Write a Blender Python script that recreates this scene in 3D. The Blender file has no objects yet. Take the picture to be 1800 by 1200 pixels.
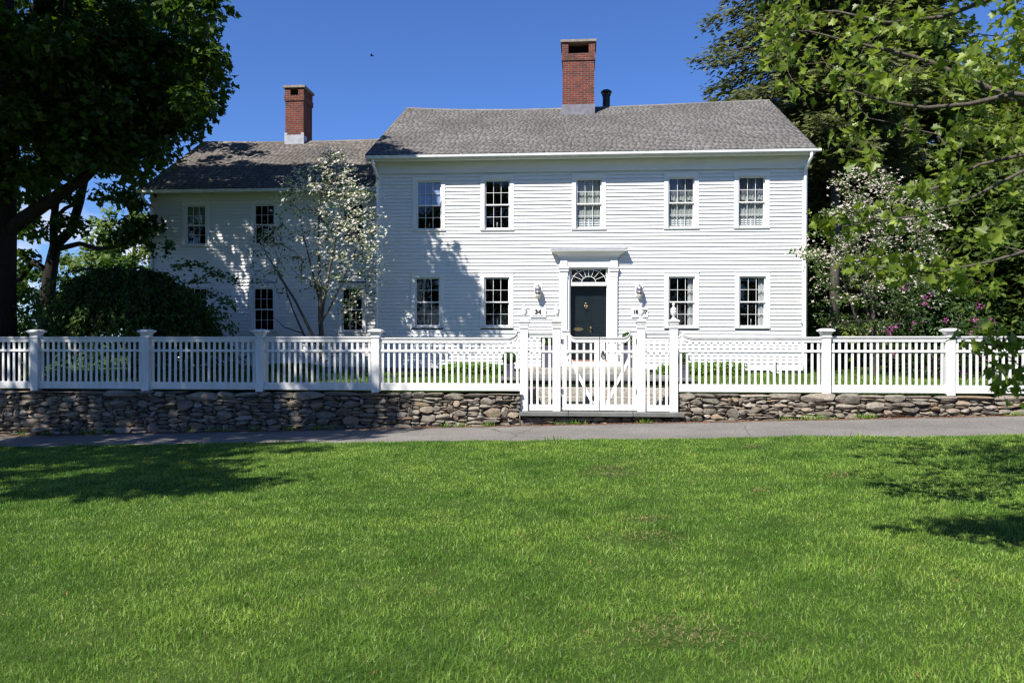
import bpy, math, random
import numpy as np
from mathutils import Vector

# ------------------------------------------------------------------ camera, world, sun, exposure
SC = bpy.context.scene
EYE = 1.6
TH = math.atan(120 / 1400)
cam_d = bpy.data.cameras.new("camera"); cam = bpy.data.objects.new("camera", cam_d)
SC.collection.objects.link(cam); SC.camera = cam
cam.location = (0, 0, EYE); cam.rotation_euler = (math.pi / 2, 0, TH)
cam_d.sensor_width = 36; cam_d.lens = 28; cam_d.clip_start = 0.1; cam_d.clip_end = 3000
cam_d.dof.use_dof = True; cam_d.dof.focus_distance = 19; cam_d.dof.aperture_fstop = 4

SUN = Vector((-0.6, -1.0, 1.4)).normalized()          # towards the sun
world = bpy.data.worlds.new("World"); SC.world = world; world.use_nodes = True
wn = world.node_tree; wn.nodes.clear()
wo = wn.nodes.new('ShaderNodeOutputWorld'); bg = wn.nodes.new('ShaderNodeBackground')
sky = wn.nodes.new('ShaderNodeTexSky'); sky.sky_type = 'NISHITA'; sky.sun_disc = False
sky.sun_elevation = math.asin(SUN.z); sky.sun_rotation = math.atan2(SUN.x, SUN.y) % (2 * math.pi)
sky.air_density = 1.0; sky.dust_density = 0.15; sky.ozone_density = 3.2; sky.altitude = 300
bg.inputs[1].default_value = 0.072
tc = wn.nodes.new('ShaderNodeTexCoord'); sx = wn.nodes.new('ShaderNodeSeparateXYZ')
wn.links.new(tc.outputs['Generated'], sx.inputs[0])
nz = wn.nodes.new('ShaderNodeTexNoise'); nz.inputs['Scale'].default_value = 7; nz.inputs['Detail'].default_value = 7
mp = wn.nodes.new('ShaderNodeMapping'); mp.inputs['Scale'].default_value = (1, 1, 2.6)
wn.links.new(tc.outputs['Generated'], mp.inputs[0]); wn.links.new(mp.outputs[0], nz.inputs['Vector'])
r1 = wn.nodes.new('ShaderNodeMapRange'); r1.inputs[1].default_value = 0.46; r1.inputs[2].default_value = 0.62
wn.links.new(nz.outputs[0], r1.inputs[0])
r2 = wn.nodes.new('ShaderNodeMapRange'); r2.inputs[1].default_value = 0.17; r2.inputs[2].default_value = 0.10
wn.links.new(sx.outputs[2], r2.inputs[0])
mu = wn.nodes.new('ShaderNodeMath'); mu.operation = 'MULTIPLY'
wn.links.new(r1.outputs[0], mu.inputs[0]); wn.links.new(r2.outputs[0], mu.inputs[1])
mx = wn.nodes.new('ShaderNodeMix'); mx.data_type = 'RGBA'
wn.links.new(mu.outputs[0], mx.inputs['Factor']); tint = wn.nodes.new('ShaderNodeMix'); tint.data_type = 'RGBA'; tint.blend_type = 'MULTIPLY'; tint.inputs['Factor'].default_value = 1
tint.inputs['B'].default_value = (.52, .745, 1.19, 1); wn.links.new(sky.outputs[0], tint.inputs['A']); wn.links.new(tint.outputs['Result'], mx.inputs['A'])
mx.inputs['B'].default_value = (7.5, 7.6, 8.0, 1)
wn.links.new(mx.outputs['Result'], bg.inputs[0]); wn.links.new(bg.outputs[0], wo.inputs[0])

sun_d = bpy.data.lights.new("sun", 'SUN'); sun_d.energy = 4.8; sun_d.angle = math.radians(0.5)
sun_d.color = (1.0, 0.95, 0.88)
sun = bpy.data.objects.new("sun", sun_d); SC.collection.objects.link(sun)
sun.location = SUN * 60; sun.rotation_euler = SUN.to_track_quat('Z', 'Y').to_euler()
vs = SC.view_settings; vs.view_transform = 'Standard'; vs.look = 'None'; vs.gamma = 1.0; vs.exposure = 0.85
SC.cycles.use_denoising = True; SC.cycles.denoising_input_passes = 'RGB_ALBEDO_NORMAL'; SC.cycles.denoising_prefilter = 'NONE'; SC.cycles.filter_width = 1.35; SC.cycles.sample_clamp_indirect = 4
SC.cycles.max_bounces = 8; SC.cycles.diffuse_bounces = 3; SC.cycles.transparent_max_bounces = 12
SC.cycles.caustics_reflective = False; SC.cycles.caustics_refractive = False

# ------------------------------------------------------------------ helpers
C = SC.collection
PI = math.pi
cT, sT = math.cos(TH), math.sin(TH)

def at(px, py, Y):
    """point on the plane y = Y seen at photograph pixel px, py"""
    u = (px - 900) / 1400; v = (600 - py) / 1400
    t = Y / (cT + u * sT)
    return np.array([t * (-sT + u * cT), Y, EYE + v * t])

def AX(px, Y): return float(at(px, 600, Y)[0])

def seen(p):
    p = np.asarray(p, float)
    d = -sT * p[..., 0] + cT * p[..., 1]; r = cT * p[..., 0] + sT * p[..., 1]
    d = np.where(np.abs(d) < .05, .05, d)
    return 900 + 1400 * r / d, 600 - 1400 * (p[..., 2] - EYE) / d, d

class MB:
    """collects shapes, becomes one mesh"""
    def __init__(s): s.v = []; s.f = []
    def add(s, vs, fs):
        o = len(s.v); s.v.extend([tuple(map(float, q)) for q in vs]); s.f.extend([tuple(i + o for i in q) for q in fs]); return s
    def box(s, x0, x1, y0, y1, z0, z1):
        s.add([(x0,y0,z0),(x1,y0,z0),(x1,y1,z0),(x0,y1,z0),(x0,y0,z1),(x1,y0,z1),(x1,y1,z1),(x0,y1,z1)],
              [(0,3,2,1),(4,5,6,7),(0,1,5,4),(1,2,6,5),(2,3,7,6),(3,0,4,7)]); return s
    def frustum(s, cx, cy, z0, w0, z1, w1, d0=None, d1=None):
        d0 = w0 if d0 is None else d0; d1 = w1 if d1 is None else d1
        a, b, c, d = w0/2, d0/2, w1/2, d1/2
        s.add([(cx-a,cy-b,z0),(cx+a,cy-b,z0),(cx+a,cy+b,z0),(cx-a,cy+b,z0),(cx-c,cy-d,z1),(cx+c,cy-d,z1),(cx+c,cy+d,z1),(cx-c,cy+d,z1)],
              [(0,3,2,1),(4,5,6,7),(0,1,5,4),(1,2,6,5),(2,3,7,6),(3,0,4,7)]); return s
    def lathe(s, cx, cy, prof, n=20, ang=None):
        vs = []; fs = []
        for r, z in prof:
            for k in range(n):
                a = 2*PI*k/n; vs.append((cx + r*math.cos(a), cy + r*math.sin(a), z))
        m = len(prof)
        for i in range(m-1):
            for k in range(n):
                k2 = (k+1) % n; fs.append((i*n+k, i*n+k2, (i+1)*n+k2, (i+1)*n+k))
        fs.append(tuple(range(n))[::-1]); fs.append(tuple((m-1)*n+k for k in range(n)))
        s.add(vs, fs); return s
    def tube(s, pts, rad, n=8, cap=True):
        pts = np.array(pts, float); m = len(pts)
        rad = np.full(m, rad, float) if np.isscalar(rad) else np.array(rad, float)
        tg = np.gradient(pts, axis=0); tg /= np.linalg.norm(tg, axis=1)[:, None] + 1e-9
        ref = np.array([0,0,1.]) if abs(tg[:,2]).mean() < .8 else np.array([1.,0,0])
        a = np.cross(tg, ref); a /= np.linalg.norm(a, axis=1)[:, None] + 1e-9
        b = np.cross(tg, a)
        an = np.arange(n) * 2*PI/n
        V = pts[:,None,:] + rad[:,None,None]*(np.cos(an)[None,:,None]*a[:,None,:] + np.sin(an)[None,:,None]*b[:,None,:])
        fs = [(i*n+k, (i+1)*n+k, (i+1)*n+(k+1)%n, i*n+(k+1)%n) for i in range(m-1) for k in range(n)]
        if cap: fs += [tuple(range(n)), tuple((m-1)*n+k for k in range(n))[::-1]]
        s.add(V.reshape(-1,3), fs); return s
    def prism_xz(s, poly, y0, y1):
        n = len(poly)
        vs = [(x,y0,z) for x,z in poly] + [(x,y1,z) for x,z in poly]
        fs = [tuple(range(n)), tuple(range(n, 2*n))[::-1]] + [(i, i+n, (i+1)%n+n, (i+1)%n) for i in range(n)]
        s.add(vs, fs); return s
    def prism_yz(s, poly, x0, x1):
        n = len(poly)
        vs = [(x0,y,z) for y,z in poly] + [(x1,y,z) for y,z in poly]
        fs = [tuple(range(n))[::-1], tuple(range(n, 2*n))] + [(i, (i+1)%n, (i+1)%n+n, i+n) for i in range(n)]
        s.add(vs, fs); return s
    def ribbon_xz(s, pts, h, y0, y1):
        """a moulding following pts (x,z) with height h downward"""
        for (xa,za),(xb,zb) in zip(pts[:-1], pts[1:]):
            s.add([(xa,y0,za-h),(xb,y0,zb-h),(xb,y0,zb),(xa,y0,za),(xa,y1,za-h),(xb,y1,zb-h),(xb,y1,zb),(xa,y1,za)],
                  [(0,1,2,3),(7,6,5,4),(3,2,6,7),(1,0,4,5),(0,3,7,4),(2,1,5,6)])
        return s

def base_of(p):
    q = Vector((0,0,0))
    while p is not None: q += p.location; p = p.parent
    return q

def link(name, me, m, parent=None, loc=None, smooth=False):
    o = bpy.data.objects.new(name, me); C.objects.link(o)
    if m is not None: me.materials.append(m)
    if parent is not None: o.parent = parent
    elif loc is not None: o.location = loc
    if smooth: me.polygons.foreach_set('use_smooth', np.ones(len(me.polygons), bool))
    return o

def obj(name, mb, m, parent=None, loc=None, smooth=False, bevel=0):
    off = base_of(parent) if parent is not None else Vector(loc or (0,0,0))
    me = bpy.data.meshes.new(name)
    me.from_pydata([(x-off.x, y-off.y, z-off.z) for x,y,z in mb.v], [], mb.f); me.update()
    o = link(name, me, m, parent, loc, smooth)
    if bevel:
        b = o.modifiers.new('bevel', 'BEVEL'); b.width = bevel; b.segments = 2; b.limit_method = 'ANGLE'
    return o

def fast(name, V, polys, m, parent=None, loc=None, smooth=False):
    """V: n x 3, polys: list of int arrays (each rows of equal corner count)"""
    off = base_of(parent) if parent is not None else Vector(loc or (0,0,0))
    V = np.asarray(V, np.float32) - np.array(off, np.float32)
    me = bpy.data.meshes.new(name)
    me.vertices.add(len(V)); me.vertices.foreach_set('co', V.ravel())
    li = np.concatenate([p.ravel() for p in polys]).astype(np.int32)
    tot = np.concatenate([np.full(len(p), p.shape[1], np.int32) for p in polys])
    st = np.concatenate([[0], np.cumsum(tot)[:-1]]).astype(np.int32)
    me.loops.add(len(li)); me.loops.foreach_set('vertex_index', li)
    me.polygons.add(len(tot)); me.polygons.foreach_set('loop_start', st); me.polygons.foreach_set('loop_total', tot)
    me.update(calc_edges=True); me.validate()
    return link(name, me, m, parent, loc, smooth)

def tag(o, label=None, cat=None, group=None, kind=None):
    if label: o['label'] = label
    if cat: o['category'] = cat
    if group: o['group'] = group
    if kind: o['kind'] = kind
    return o

def thing(name, loc, label, cat, group=None):
    o = bpy.data.objects.new(name, None); C.objects.link(o); o.location = loc; o.empty_display_size = .3
    return tag(o, label, cat, group)

def copy_tree(o, parent=None, loc=None):
    c = o.copy(); C.objects.link(c)
    if parent is not None: c.parent = parent
    if loc is not None: c.location = loc
    for ch in list(o.children): copy_tree(ch, c)
    return c

# ------------------------------------------------------------------ materials
class NT:
    def __init__(s, name):
        s.m = bpy.data.materials.new(name); s.m.use_nodes = True; s.t = s.m.node_tree
        s.b = s.t.nodes['Principled BSDF']; s.out = s.t.nodes['Material Output']
        s.co = s.n('ShaderNodeTexCoord').outputs['Object']
    def n(s, ty, **kw):
        x = s.t.nodes.new(ty)
        for k, v in kw.items():
            if hasattr(x, k): setattr(x, k, v)
        return x
    def l(s, a, b): s.t.links.new(a, b)
    def noise(s, scale, detail=4, stretch=None, rough=.55):
        x = s.n('ShaderNodeTexNoise'); x.inputs['Scale'].default_value = scale; x.inputs['Detail'].default_value = detail
        x.inputs['Roughness'].default_value = rough
        if stretch:
            mp = s.n('ShaderNodeMapping'); mp.inputs['Scale'].default_value = stretch
            s.l(s.co, mp.inputs[0]); s.l(mp.outputs[0], x.inputs['Vector'])
        else: s.l(s.co, x.inputs['Vector'])
        return x.outputs[0]
    def island(s): return s.n('ShaderNodeNewGeometry').outputs['Random Per Island']
    def ramp(s, src, stops):
        x = s.n('ShaderNodeValToRGB'); e = x.color_ramp.elements
        while len(e) < len(stops): e.new(.5)
        for el, (p, c) in zip(e, stops): el.position = p; el.color = (*c, 1) if len(c) == 3 else c
        s.l(src, x.inputs[0]); return x.outputs[0]
    def mix(s, f, a, b, mode='MIX'):
        x = s.n('ShaderNodeMix'); x.data_type = 'RGBA'; x.blend_type = mode
        for k, v in (('Factor', f), ('A', a), ('B', b)):
            if isinstance(v, (int, float)): x.inputs[k].default_value = v
            elif isinstance(v, tuple): x.inputs[k].default_value = (*v, 1)
            else: s.l(v, x.inputs[k])
        return x.outputs['Result']
    def math(s, op, a, b=0.0):
        x = s.n('ShaderNodeMath'); x.operation = op
        for i, v in enumerate((a, b)):
            if isinstance(v, (int, float)): x.inputs[i].default_value = v
            else: s.l(v, x.inputs[i])
        return x.outputs[0]
    def col(s, c):
        if isinstance(c, tuple): s.b.inputs['Base Color'].default_value = (*c, 1)
        else: s.l(c, s.b.inputs['Base Color'])
    def set(s, rough=.6, spec=.4, metal=0):
        s.b.inputs['Roughness'].default_value = rough; s.b.inputs['Specular IOR Level'].default_value = spec
        s.b.inputs['Metallic'].default_value = metal
    def bump(s, h, strength=.3, dist=.01):
        x = s.n('ShaderNodeBump'); x.inputs['Strength'].default_value = strength; x.inputs['Distance'].default_value = dist
        s.l(h, x.inputs['Height']); s.l(x.outputs[0], s.b.inputs['Normal'])

def simple(name, c, rough=.5, spec=.4, metal=0, var=.12, scale=6):
    k = NT(name); n = k.noise(scale, 5)
    k.col(k.ramp(n, [(.3, tuple(x*(1-var) for x in c)), (.7, tuple(min(1, x*(1+var)) for x in c))])); k.set(rough, spec, metal); return k.m

def paint(name, c=(.80,.80,.79), dirt=.10, streak=(3,3,.4)):
    k = NT(name)
    a = k.ramp(k.noise(1.3, 6, streak), [(.35, (1,1,1)), (.75, (1-dirt, 1-dirt*1.05, 1-dirt*1.2))])
    b = k.ramp(k.noise(40, 4), [(.4, (1,1,1)), (.75, (.95,.95,.94))])
    isl = k.ramp(k.island(), [(0, (.95,.955,.96)), (1, (1,1,1))])
    k.col(k.mix(1, k.mix(1, k.mix(1, c, a, 'MULTIPLY'), b, 'MULTIPLY'), isl, 'MULTIPLY')); k.set(.5, .35)
    k.bump(k.noise(25, 5, (1,1,.3)), .15, .004); return k.m

def leafy(name, dark, mid, light, trans=.4, rough=.5, spec=.3):
    k = NT(name)
    c = k.ramp(k.island(), [(0, dark), (.45, mid), (.9, light), (1, tuple(min(1, x*1.25) for x in light))])
    c = k.mix(k.math('MULTIPLY', k.noise(.9, 3), .5), c, dark)
    k.col(c); k.set(rough, spec)
    t = k.n('ShaderNodeBsdfTranslucent'); k.l(k.mix(.55, c, (light[0]*1.6, light[1]*1.7, light[2]*.8)), t.inputs[0])
    m = k.n('ShaderNodeMixShader'); m.inputs[0].default_value = trans
    k.l(k.b.outputs[0], m.inputs[1]); k.l(t.outputs[0], m.inputs[2]); k.l(m.outputs[0], k.out.inputs[0])
    return k.m

def bark(name, a, b):
    k = NT(name); n = k.noise(9, 6, (3, 3, .5), .7)
    k.col(k.ramp(n, [(.3, a), (.7, b)])); k.set(.9, .15); k.bump(n, .8, .03); return k.m

M = {}
M['paint'] = paint('white_paint', (.80,.80,.79), .045); M['trim'] = paint('trim_paint', (.80,.80,.79), .04, (2,2,2))
M['fence'] = paint('fence_paint', (.78,.78,.77), .2, (5,5,1.2))
M['gatepaint'] = paint('gate_paint', (.80,.79,.765), .14, (6,6,1.5))
M['gutter'] = simple('gutter_enamel', (.78,.79,.78), .35, .5)
def shingle(name, cs):
    k = NT(name)
    c = k.ramp(k.island(), [(0, cs[0]), (.35, cs[1]), (.75, cs[2]), (1, cs[3])])
    c = k.mix(k.ramp(k.noise(.55, 4), [(.4, (0,0,0)), (.7, (.65,.65,.65))]), c, tuple(x*.6 for x in cs[1]))
    g = k.noise(30, 5, (5, .6, .6), .7)
    c = k.mix(1, c, k.ramp(g, [(.3, (.72,.72,.72)), (.7, (1.1,1.1,1.1))]), 'MULTIPLY')
    k.col(c); k.set(.9, .15); k.bump(g, .35, .006); return k.m
M['shingle'] = shingle('weathered_shingle', [(.165,.158,.15), (.19,.181,.172), (.215,.205,.195), (.25,.24,.23)])
M['wshingle'] = shingle('brown_shingle', [(.15,.136,.122), (.18,.163,.146), (.205,.186,.166), (.255,.232,.206)])
M['butt'] = simple('shingle_butt', (.055,.05,.047), .95, .1, 0, .3, 5)
def brickmat():
    k = NT('old_brick')
    s = k.n('ShaderNodeSeparateXYZ'); k.l(k.co, s.inputs[0])
    cb = k.n('ShaderNodeCombineXYZ'); k.l(k.math('ADD', s.outputs[0], s.outputs[1]), cb.inputs[0]); k.l(s.outputs[2], cb.inputs[1])
    br = k.n('ShaderNodeTexBrick'); k.l(cb.outputs[0], br.inputs['Vector'])
    for a, v in (('Scale', 1), ('Mortar Size', .007), ('Mortar Smooth', .2), ('Bias', 0), ('Brick Width', .205), ('Row Height', .068)): br.inputs[a].default_value = v
    br.inputs['Color1'].default_value = (.20,.046,.030,1); br.inputs['Color2'].default_value = (.105,.03,.025,1); br.inputs['Mortar'].default_value = (.22,.175,.145,1)
    c = k.mix(k.ramp(k.noise(3.5, 5), [(.45, (0,0,0)), (.75, (.8,.8,.8))]), br.outputs[0], (.06,.04,.036))
    k.col(c); k.set(.9, .2); k.bump(k.math('SUBTRACT', 1.0, br.outputs['Fac']), .8, .012); return k.m
M['brick'] = brickmat()
M['lead'] = simple('lead_flashing', (.17,.165,.19), .55, .4, .2, .25); M['zinc'] = simple('pale_flashing', (.34,.36,.40), .5, .4, .2, .2)
M['capstone'] = simple('cap_stone', (.25,.22,.18), .9, .2, 0, .3, 9)
M['soot'] = simple('soot_black', (.012,.011,.011), .9, .1)
M['blackmetal'] = simple('black_metal', (.015,.015,.016), .45, .5)
M['door'] = simple('dark_green_door', (.007,.013,.016), .32, .5, 0, .1)
M['brass'] = simple('old_brass', (.55,.42,.22), .3, .5, 1, .1)
M['pewter'] = simple('pewter_metal', (.22,.21,.24), .45, .5, .6, .15)
M['plaque'] = simple('plaque_white', (.8,.8,.79), .5, .4, 0, .03); M['ink'] = simple('black_lettering', (.012,.012,.014), .6, .3); M['inkgrey'] = simple('grey_lettering', (.2,.2,.21), .6, .3)
M['terracotta'] = simple('terracotta_sill', (.26,.10,.055), .7, .3)
M['planter'] = simple('slate_purple_planter', (.085,.08,.115), .55, .4, 0, .15)
M['urn'] = simple('urn_paint', (.79,.79,.78), .5, .35, 0, .05)
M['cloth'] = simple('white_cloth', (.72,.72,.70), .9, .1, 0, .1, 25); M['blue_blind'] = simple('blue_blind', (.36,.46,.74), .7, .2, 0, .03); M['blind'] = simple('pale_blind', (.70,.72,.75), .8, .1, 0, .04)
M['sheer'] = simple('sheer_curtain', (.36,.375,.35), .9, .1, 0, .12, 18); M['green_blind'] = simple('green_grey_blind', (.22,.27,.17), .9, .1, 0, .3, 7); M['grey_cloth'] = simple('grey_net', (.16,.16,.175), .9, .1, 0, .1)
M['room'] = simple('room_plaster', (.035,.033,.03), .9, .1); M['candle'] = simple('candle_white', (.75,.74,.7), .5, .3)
M['frosted'] = simple('frosted_glass', (.55,.52,.45), .35, .5)
def stonemat(name, cs):
    k = NT(name)
    c = k.ramp(k.island(), cs)
    n1 = k.noise(14, 7, None, .7)
    c = k.mix(1, c, k.ramp(n1, [(.3, (.55,.54,.53)), (.55, (1,1,1)), (.8, (1.35,1.33,1.28))]), 'MULTIPLY')
    c = k.mix(k.ramp(k.noise(5, 5), [(.6, (0,0,0)), (.78, (.6,.6,.6))]), c, (.22,.13,.06))
    c = k.mix(k.ramp(k.noise(9, 6), [(.63, (0,0,0)), (.72, (.7,.7,.7))]), c, (.36,.37,.33))
    k.col(c); k.set(.95, .15); k.bump(n1, .9, .03); return k.m
M['stone'] = stonemat('field_stone', [(0, (.125,.112,.095)), (.35, (.215,.19,.155)), (.7, (.29,.258,.21)), (.88, (.25,.18,.11)), (1, (.36,.33,.285))])
M['granite'] = stonemat('granite_steps', [(0, (.34,.32,.275)), (1, (.40,.38,.335))])
M['bluestone'] = simple('bluestone', (.135,.14,.132), .8, .25, 0, .2, 5)
M['found'] = stonemat('foundation_stone', [(0, (.26,.25,.235)), (1, (.38,.365,.34))])
M['core'] = simple('wall_earth', (.05,.043,.034), 1, .05)
def asphalt():
    k = NT('path_asphalt'); f = k.noise(85, 3, None, .85); b = k.noise(.8, 5)
    c = k.ramp(f, [(.34, (.078,.072,.065)), (.5, (.168,.157,.143)), (.68, (.36,.335,.30))])
    c = k.mix(1, c, k.ramp(b, [(.35, (.80,.80,.80)), (.7, (1.1,1.09,1.08))]), 'MULTIPLY')
    vo = k.n('ShaderNodeTexVoronoi'); vo.feature = 'DISTANCE_TO_EDGE'; vo.inputs['Scale'].default_value = .33; wv = k.n('ShaderNodeMix'); wv.data_type = 'RGBA'; wv.inputs['Factor'].default_value = .12; k.l(k.co, wv.inputs['A'])
    nn = k.n('ShaderNodeTexNoise'); nn.inputs['Scale'].default_value = 2.5; k.l(k.co, nn.inputs['Vector']); k.l(nn.outputs['Color'], wv.inputs['B']); k.l(wv.outputs['Result'], vo.inputs['Vector'])
    c = k.mix(k.ramp(vo.outputs['Distance'], [(0, (.75,.75,.75)), (.004, (0,0,0))]), c, (.04,.038,.035))
    k.col(c); k.set(.95, .2); k.bump(f, .5, .006); return k.m
M['asphalt'] = asphalt()
def soil():
    k = NT('turf_soil'); a = k.noise(2.2, 6); b = k.noise(60, 4)
    c = k.ramp(a, [(.35, (.03,.06,.010)), (.65, (.05,.085,.018))])
    c = k.mix(k.ramp(b, [(.5, (0,0,0)), (.75, (.5,.5,.5))]), c, (.06,.06,.025)); k.col(c); k.set(1, .05); k.bump(b, .6, .02); return k.m
M['soil'] = soil()
def grassmat(name, cs, patch=.5):
    k = NT(name)
    c = k.ramp(k.island(), cs)
    p = k.ramp(k.noise(.55, 5, None, .6), [(.36, (.58,.72,.6)), (.5, (1,1,1)), (.68, (1.38,1.22,1.2))])
    c = k.mix(1, c, p, 'MULTIPLY')
    p2 = k.ramp(k.noise(3.2, 4), [(.38, (.72,.78,.74)), (.62, (1.25,1.2,1.22))])
    c = k.mix(1, c, p2, 'MULTIPLY')
    k.col(c); k.set(.45, .35)
    t = k.n('ShaderNodeBsdfTranslucent'); k.l(c, t.inputs[0])
    m = k.n('ShaderNodeMixShader'); m.inputs[0].default_value = .35
    k.l(k.b.outputs[0], m.inputs[1]); k.l(t.outputs[0], m.inputs[2]); k.l(m.outputs[0], k.out.inputs[0]); return k.m
M['grass'] = grassmat('lawn_blades', [(0, (.09,.18,.02)), (.5, (.16,.30,.036)), (.9, (.25,.40,.07)), (.96, (.31,.42,.10)), (1, (.40,.34,.16))])
M['straw'] = simple('straw_thatch', (.24,.18,.09), .9, .1, 0, .3, 20)
M['needles'] = simple('rusty_needles', (.21,.10,.05), .95, .1, 0, .35, 30)
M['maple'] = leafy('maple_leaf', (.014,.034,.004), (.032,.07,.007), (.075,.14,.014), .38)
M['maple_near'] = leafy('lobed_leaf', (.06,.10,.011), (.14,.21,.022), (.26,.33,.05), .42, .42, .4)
M['weep'] = leafy('weeping_leaf', (.018,.042,.006), (.04,.088,.012), (.09,.16,.024), .35)
M['box'] = leafy('boxwood_leaf', (.05,.12,.008), (.10,.22,.014), (.17,.32,.025), .35)
M['topiary'] = leafy('topiary_leaf', (.018,.05,.006), (.035,.09,.01), (.07,.15,.018), .3)
M['hemlock'] = leafy('hemlock_spray', (.036,.047,.015), (.088,.106,.032), (.155,.172,.06), .25, .6)
M['evergreen'] = leafy('evergreen_spray', (.04,.06,.014), (.10,.14,.026), (.19,.23,.05), .3, .6)
M['hedge'] = leafy('hedge_spray', (.03,.055,.012), (.065,.11,.02), (.13,.19,.035), .25, .6)
M['dogleaf'] = leafy('dogwood_leaf', (.028,.06,.012), (.06,.12,.025), (.12,.20,.04), .4)
M['pale_leaf'] = leafy('spring_leaf', (.06,.10,.02), (.12,.18,.04), (.2,.26,.07), .4)
M['rhodo'] = leafy('rhododendron_leaf', (.015,.035,.008), (.03,.065,.014), (.06,.11,.025), .2)
M['petal'] = leafy('white_bract', (.52,.50,.42), (.66,.64,.56), (.76,.75,.68), .35, .6)
M['petal_pink'] = leafy('blush_bract', (.48,.40,.36), (.60,.53,.48), (.70,.66,.60), .35, .6)
M['pink'] = leafy('magenta_petal', (.35,.06,.22), (.5,.12,.38), (.6,.2,.5), .35, .6)
M['bark'] = bark('dark_bark', (.012,.010,.009), (.038,.031,.026)); M['bark_grey'] = bark('grey_bark', (.10,.085,.075), (.2,.175,.155)); M['twig'] = bark('twig_bark', (.06,.05,.042), (.14,.12,.10))
def glass():
    k = NT('window_glass'); t = k.n('ShaderNodeBsdfTransparent'); t.inputs[0].default_value = (.82,.85,.86,1)
    g = k.n('ShaderNodeBsdfGlossy'); g.inputs['Roughness'].default_value = .02; g.inputs[0].default_value = (.95,.97,1,1)
    geo = k.n('ShaderNodeNewGeometry'); dt = k.n('ShaderNodeVectorMath'); dt.operation = 'DOT_PRODUCT'; k.l(geo.outputs['Incoming'], dt.inputs[0]); k.l(geo.outputs['Normal'], dt.inputs[1])
    fr_ = k.math('ADD', .045, k.math('MULTIPLY', .9, k.math('POWER', k.math('SUBTRACT', 1.0, k.math('ABSOLUTE', dt.outputs['Value'])), 5.0)))
    w = k.n('ShaderNodeBump'); w.inputs['Strength'].default_value = .06; w.inputs['Distance'].default_value = .05; k.l(k.noise(3, 2), w.inputs['Height']); k.l(w.outputs[0], g.inputs['Normal'])
    m = k.n('ShaderNodeMixShader'); k.l(fr_, m.inputs[0]); k.l(t.outputs[0], m.inputs[1]); k.l(g.outputs[0], m.inputs[2]); k.l(m.outputs[0], k.out.inputs[0]); return k.m
M['glass'] = glass()

# ------------------------------------------------------------------ ground
YW = 15.80                                       # face of the stone wall
def smooth(t): t = np.clip(t, 0, 1); return t*t*(3-2*t)
def zg(x, y): return .029 * np.asarray(x, float) * smooth((np.asarray(y, float)-1)/12.0) * np.clip(1.6 - np.abs(np.asarray(x, float))/40, 0, 1)
def bumps(x, y): return .014*np.sin(1.7*x+.6*y+.3) * np.sin(1.1*y-.4*x+1.2) + .008*np.sin(4.1*x-2.3*y) * np.sin(3.3*y+1.9*x)
def path_edge(x): return 13.08 - .058*np.clip(x, -25, 25) + .05*np.sin(x*.9) + .03*np.sin(x*2.7+1)
def yard_z(y): return .585 + .145*smooth((np.asarray(y, float)-16.2)/5.2)

def grid(name, xs, tfun, nt, zfun, m):
    xs = np.asarray(xs); V = []
    for j in range(nt+1):
        y0, y1 = tfun(xs); y = y0 + (y1-y0)*j/nt
        V.append(np.stack([xs, y, zfun(xs, y)], 1))
    n = len(xs); V = np.concatenate(V)
    a = np.arange(n-1)
    F = np.concatenate([np.stack([j*n+a, j*n+a+1, (j+1)*n+a+1, (j+1)*n+a], 1) for j in range(nt)])
    return fast(name, V, [F], m, None, (0,0,0), True)

g = MB(); g.add([(-900,-900,-.9),(900,-900,-.9),(900,900,-.9),(-900,900,-.9)], [(0,1,2,3)])
tag(obj('ground', g, M['soil']), kind='structure')
tag(grid('lawn', np.linspace(-34, 34, 273), lambda x: (np.full_like(x, -14.), path_edge(x)+.06), 120, lambda x, y: zg(x,y)+bumps(x,y)-.012, M['soil']), kind='structure')
tag(grid('path', np.linspace(-34, 34, 137), lambda x: (path_edge(x)-.3, np.full_like(x, YW+.55)), 12, lambda x, y: zg(x,y)-.035+0*y, M['asphalt']), kind='structure')
# lower path into lawn edge: the asphalt lies a little below the turf
def yard_part(x0, x1, y0, y1, nx, ny):
    xs = np.linspace(x0, x1, nx); ys = np.linspace(y0, y1, ny)
    X, Yy = np.meshgrid(xs, ys); Z = yard_z(Yy) + .012*np.sin(X*1.3+Yy)*np.sin(Yy*1.7)
    V = np.stack([X, Yy, Z], -1).reshape(-1, 3); a = np.arange(nx-1)
    F = np.concatenate([np.stack([j*nx+a, j*nx+a+1, (j+1)*nx+a+1, (j+1)*nx+a], 1) for j in range(ny-1)])
    return V, F
GX0, GX1 = AX(917, 16), AX(1195, 16)              # the gate opening in the wall
parts = [yard_part(-60, GX0, YW+.12, 17.77, 160, 10), yard_part(GX1, 60, YW+.12, 17.77, 160, 10), yard_part(-60, 60, 17.77, 90, 200, 90)]
o = 0; VV = []; FF = []
for V, F in parts: VV.append(V); FF.append(F+o); o += len(V)
tag(fast('yard', np.concatenate(VV), [np.concatenate(FF)], M['soil'], None, (0,0,0), True), kind='structure')

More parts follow.
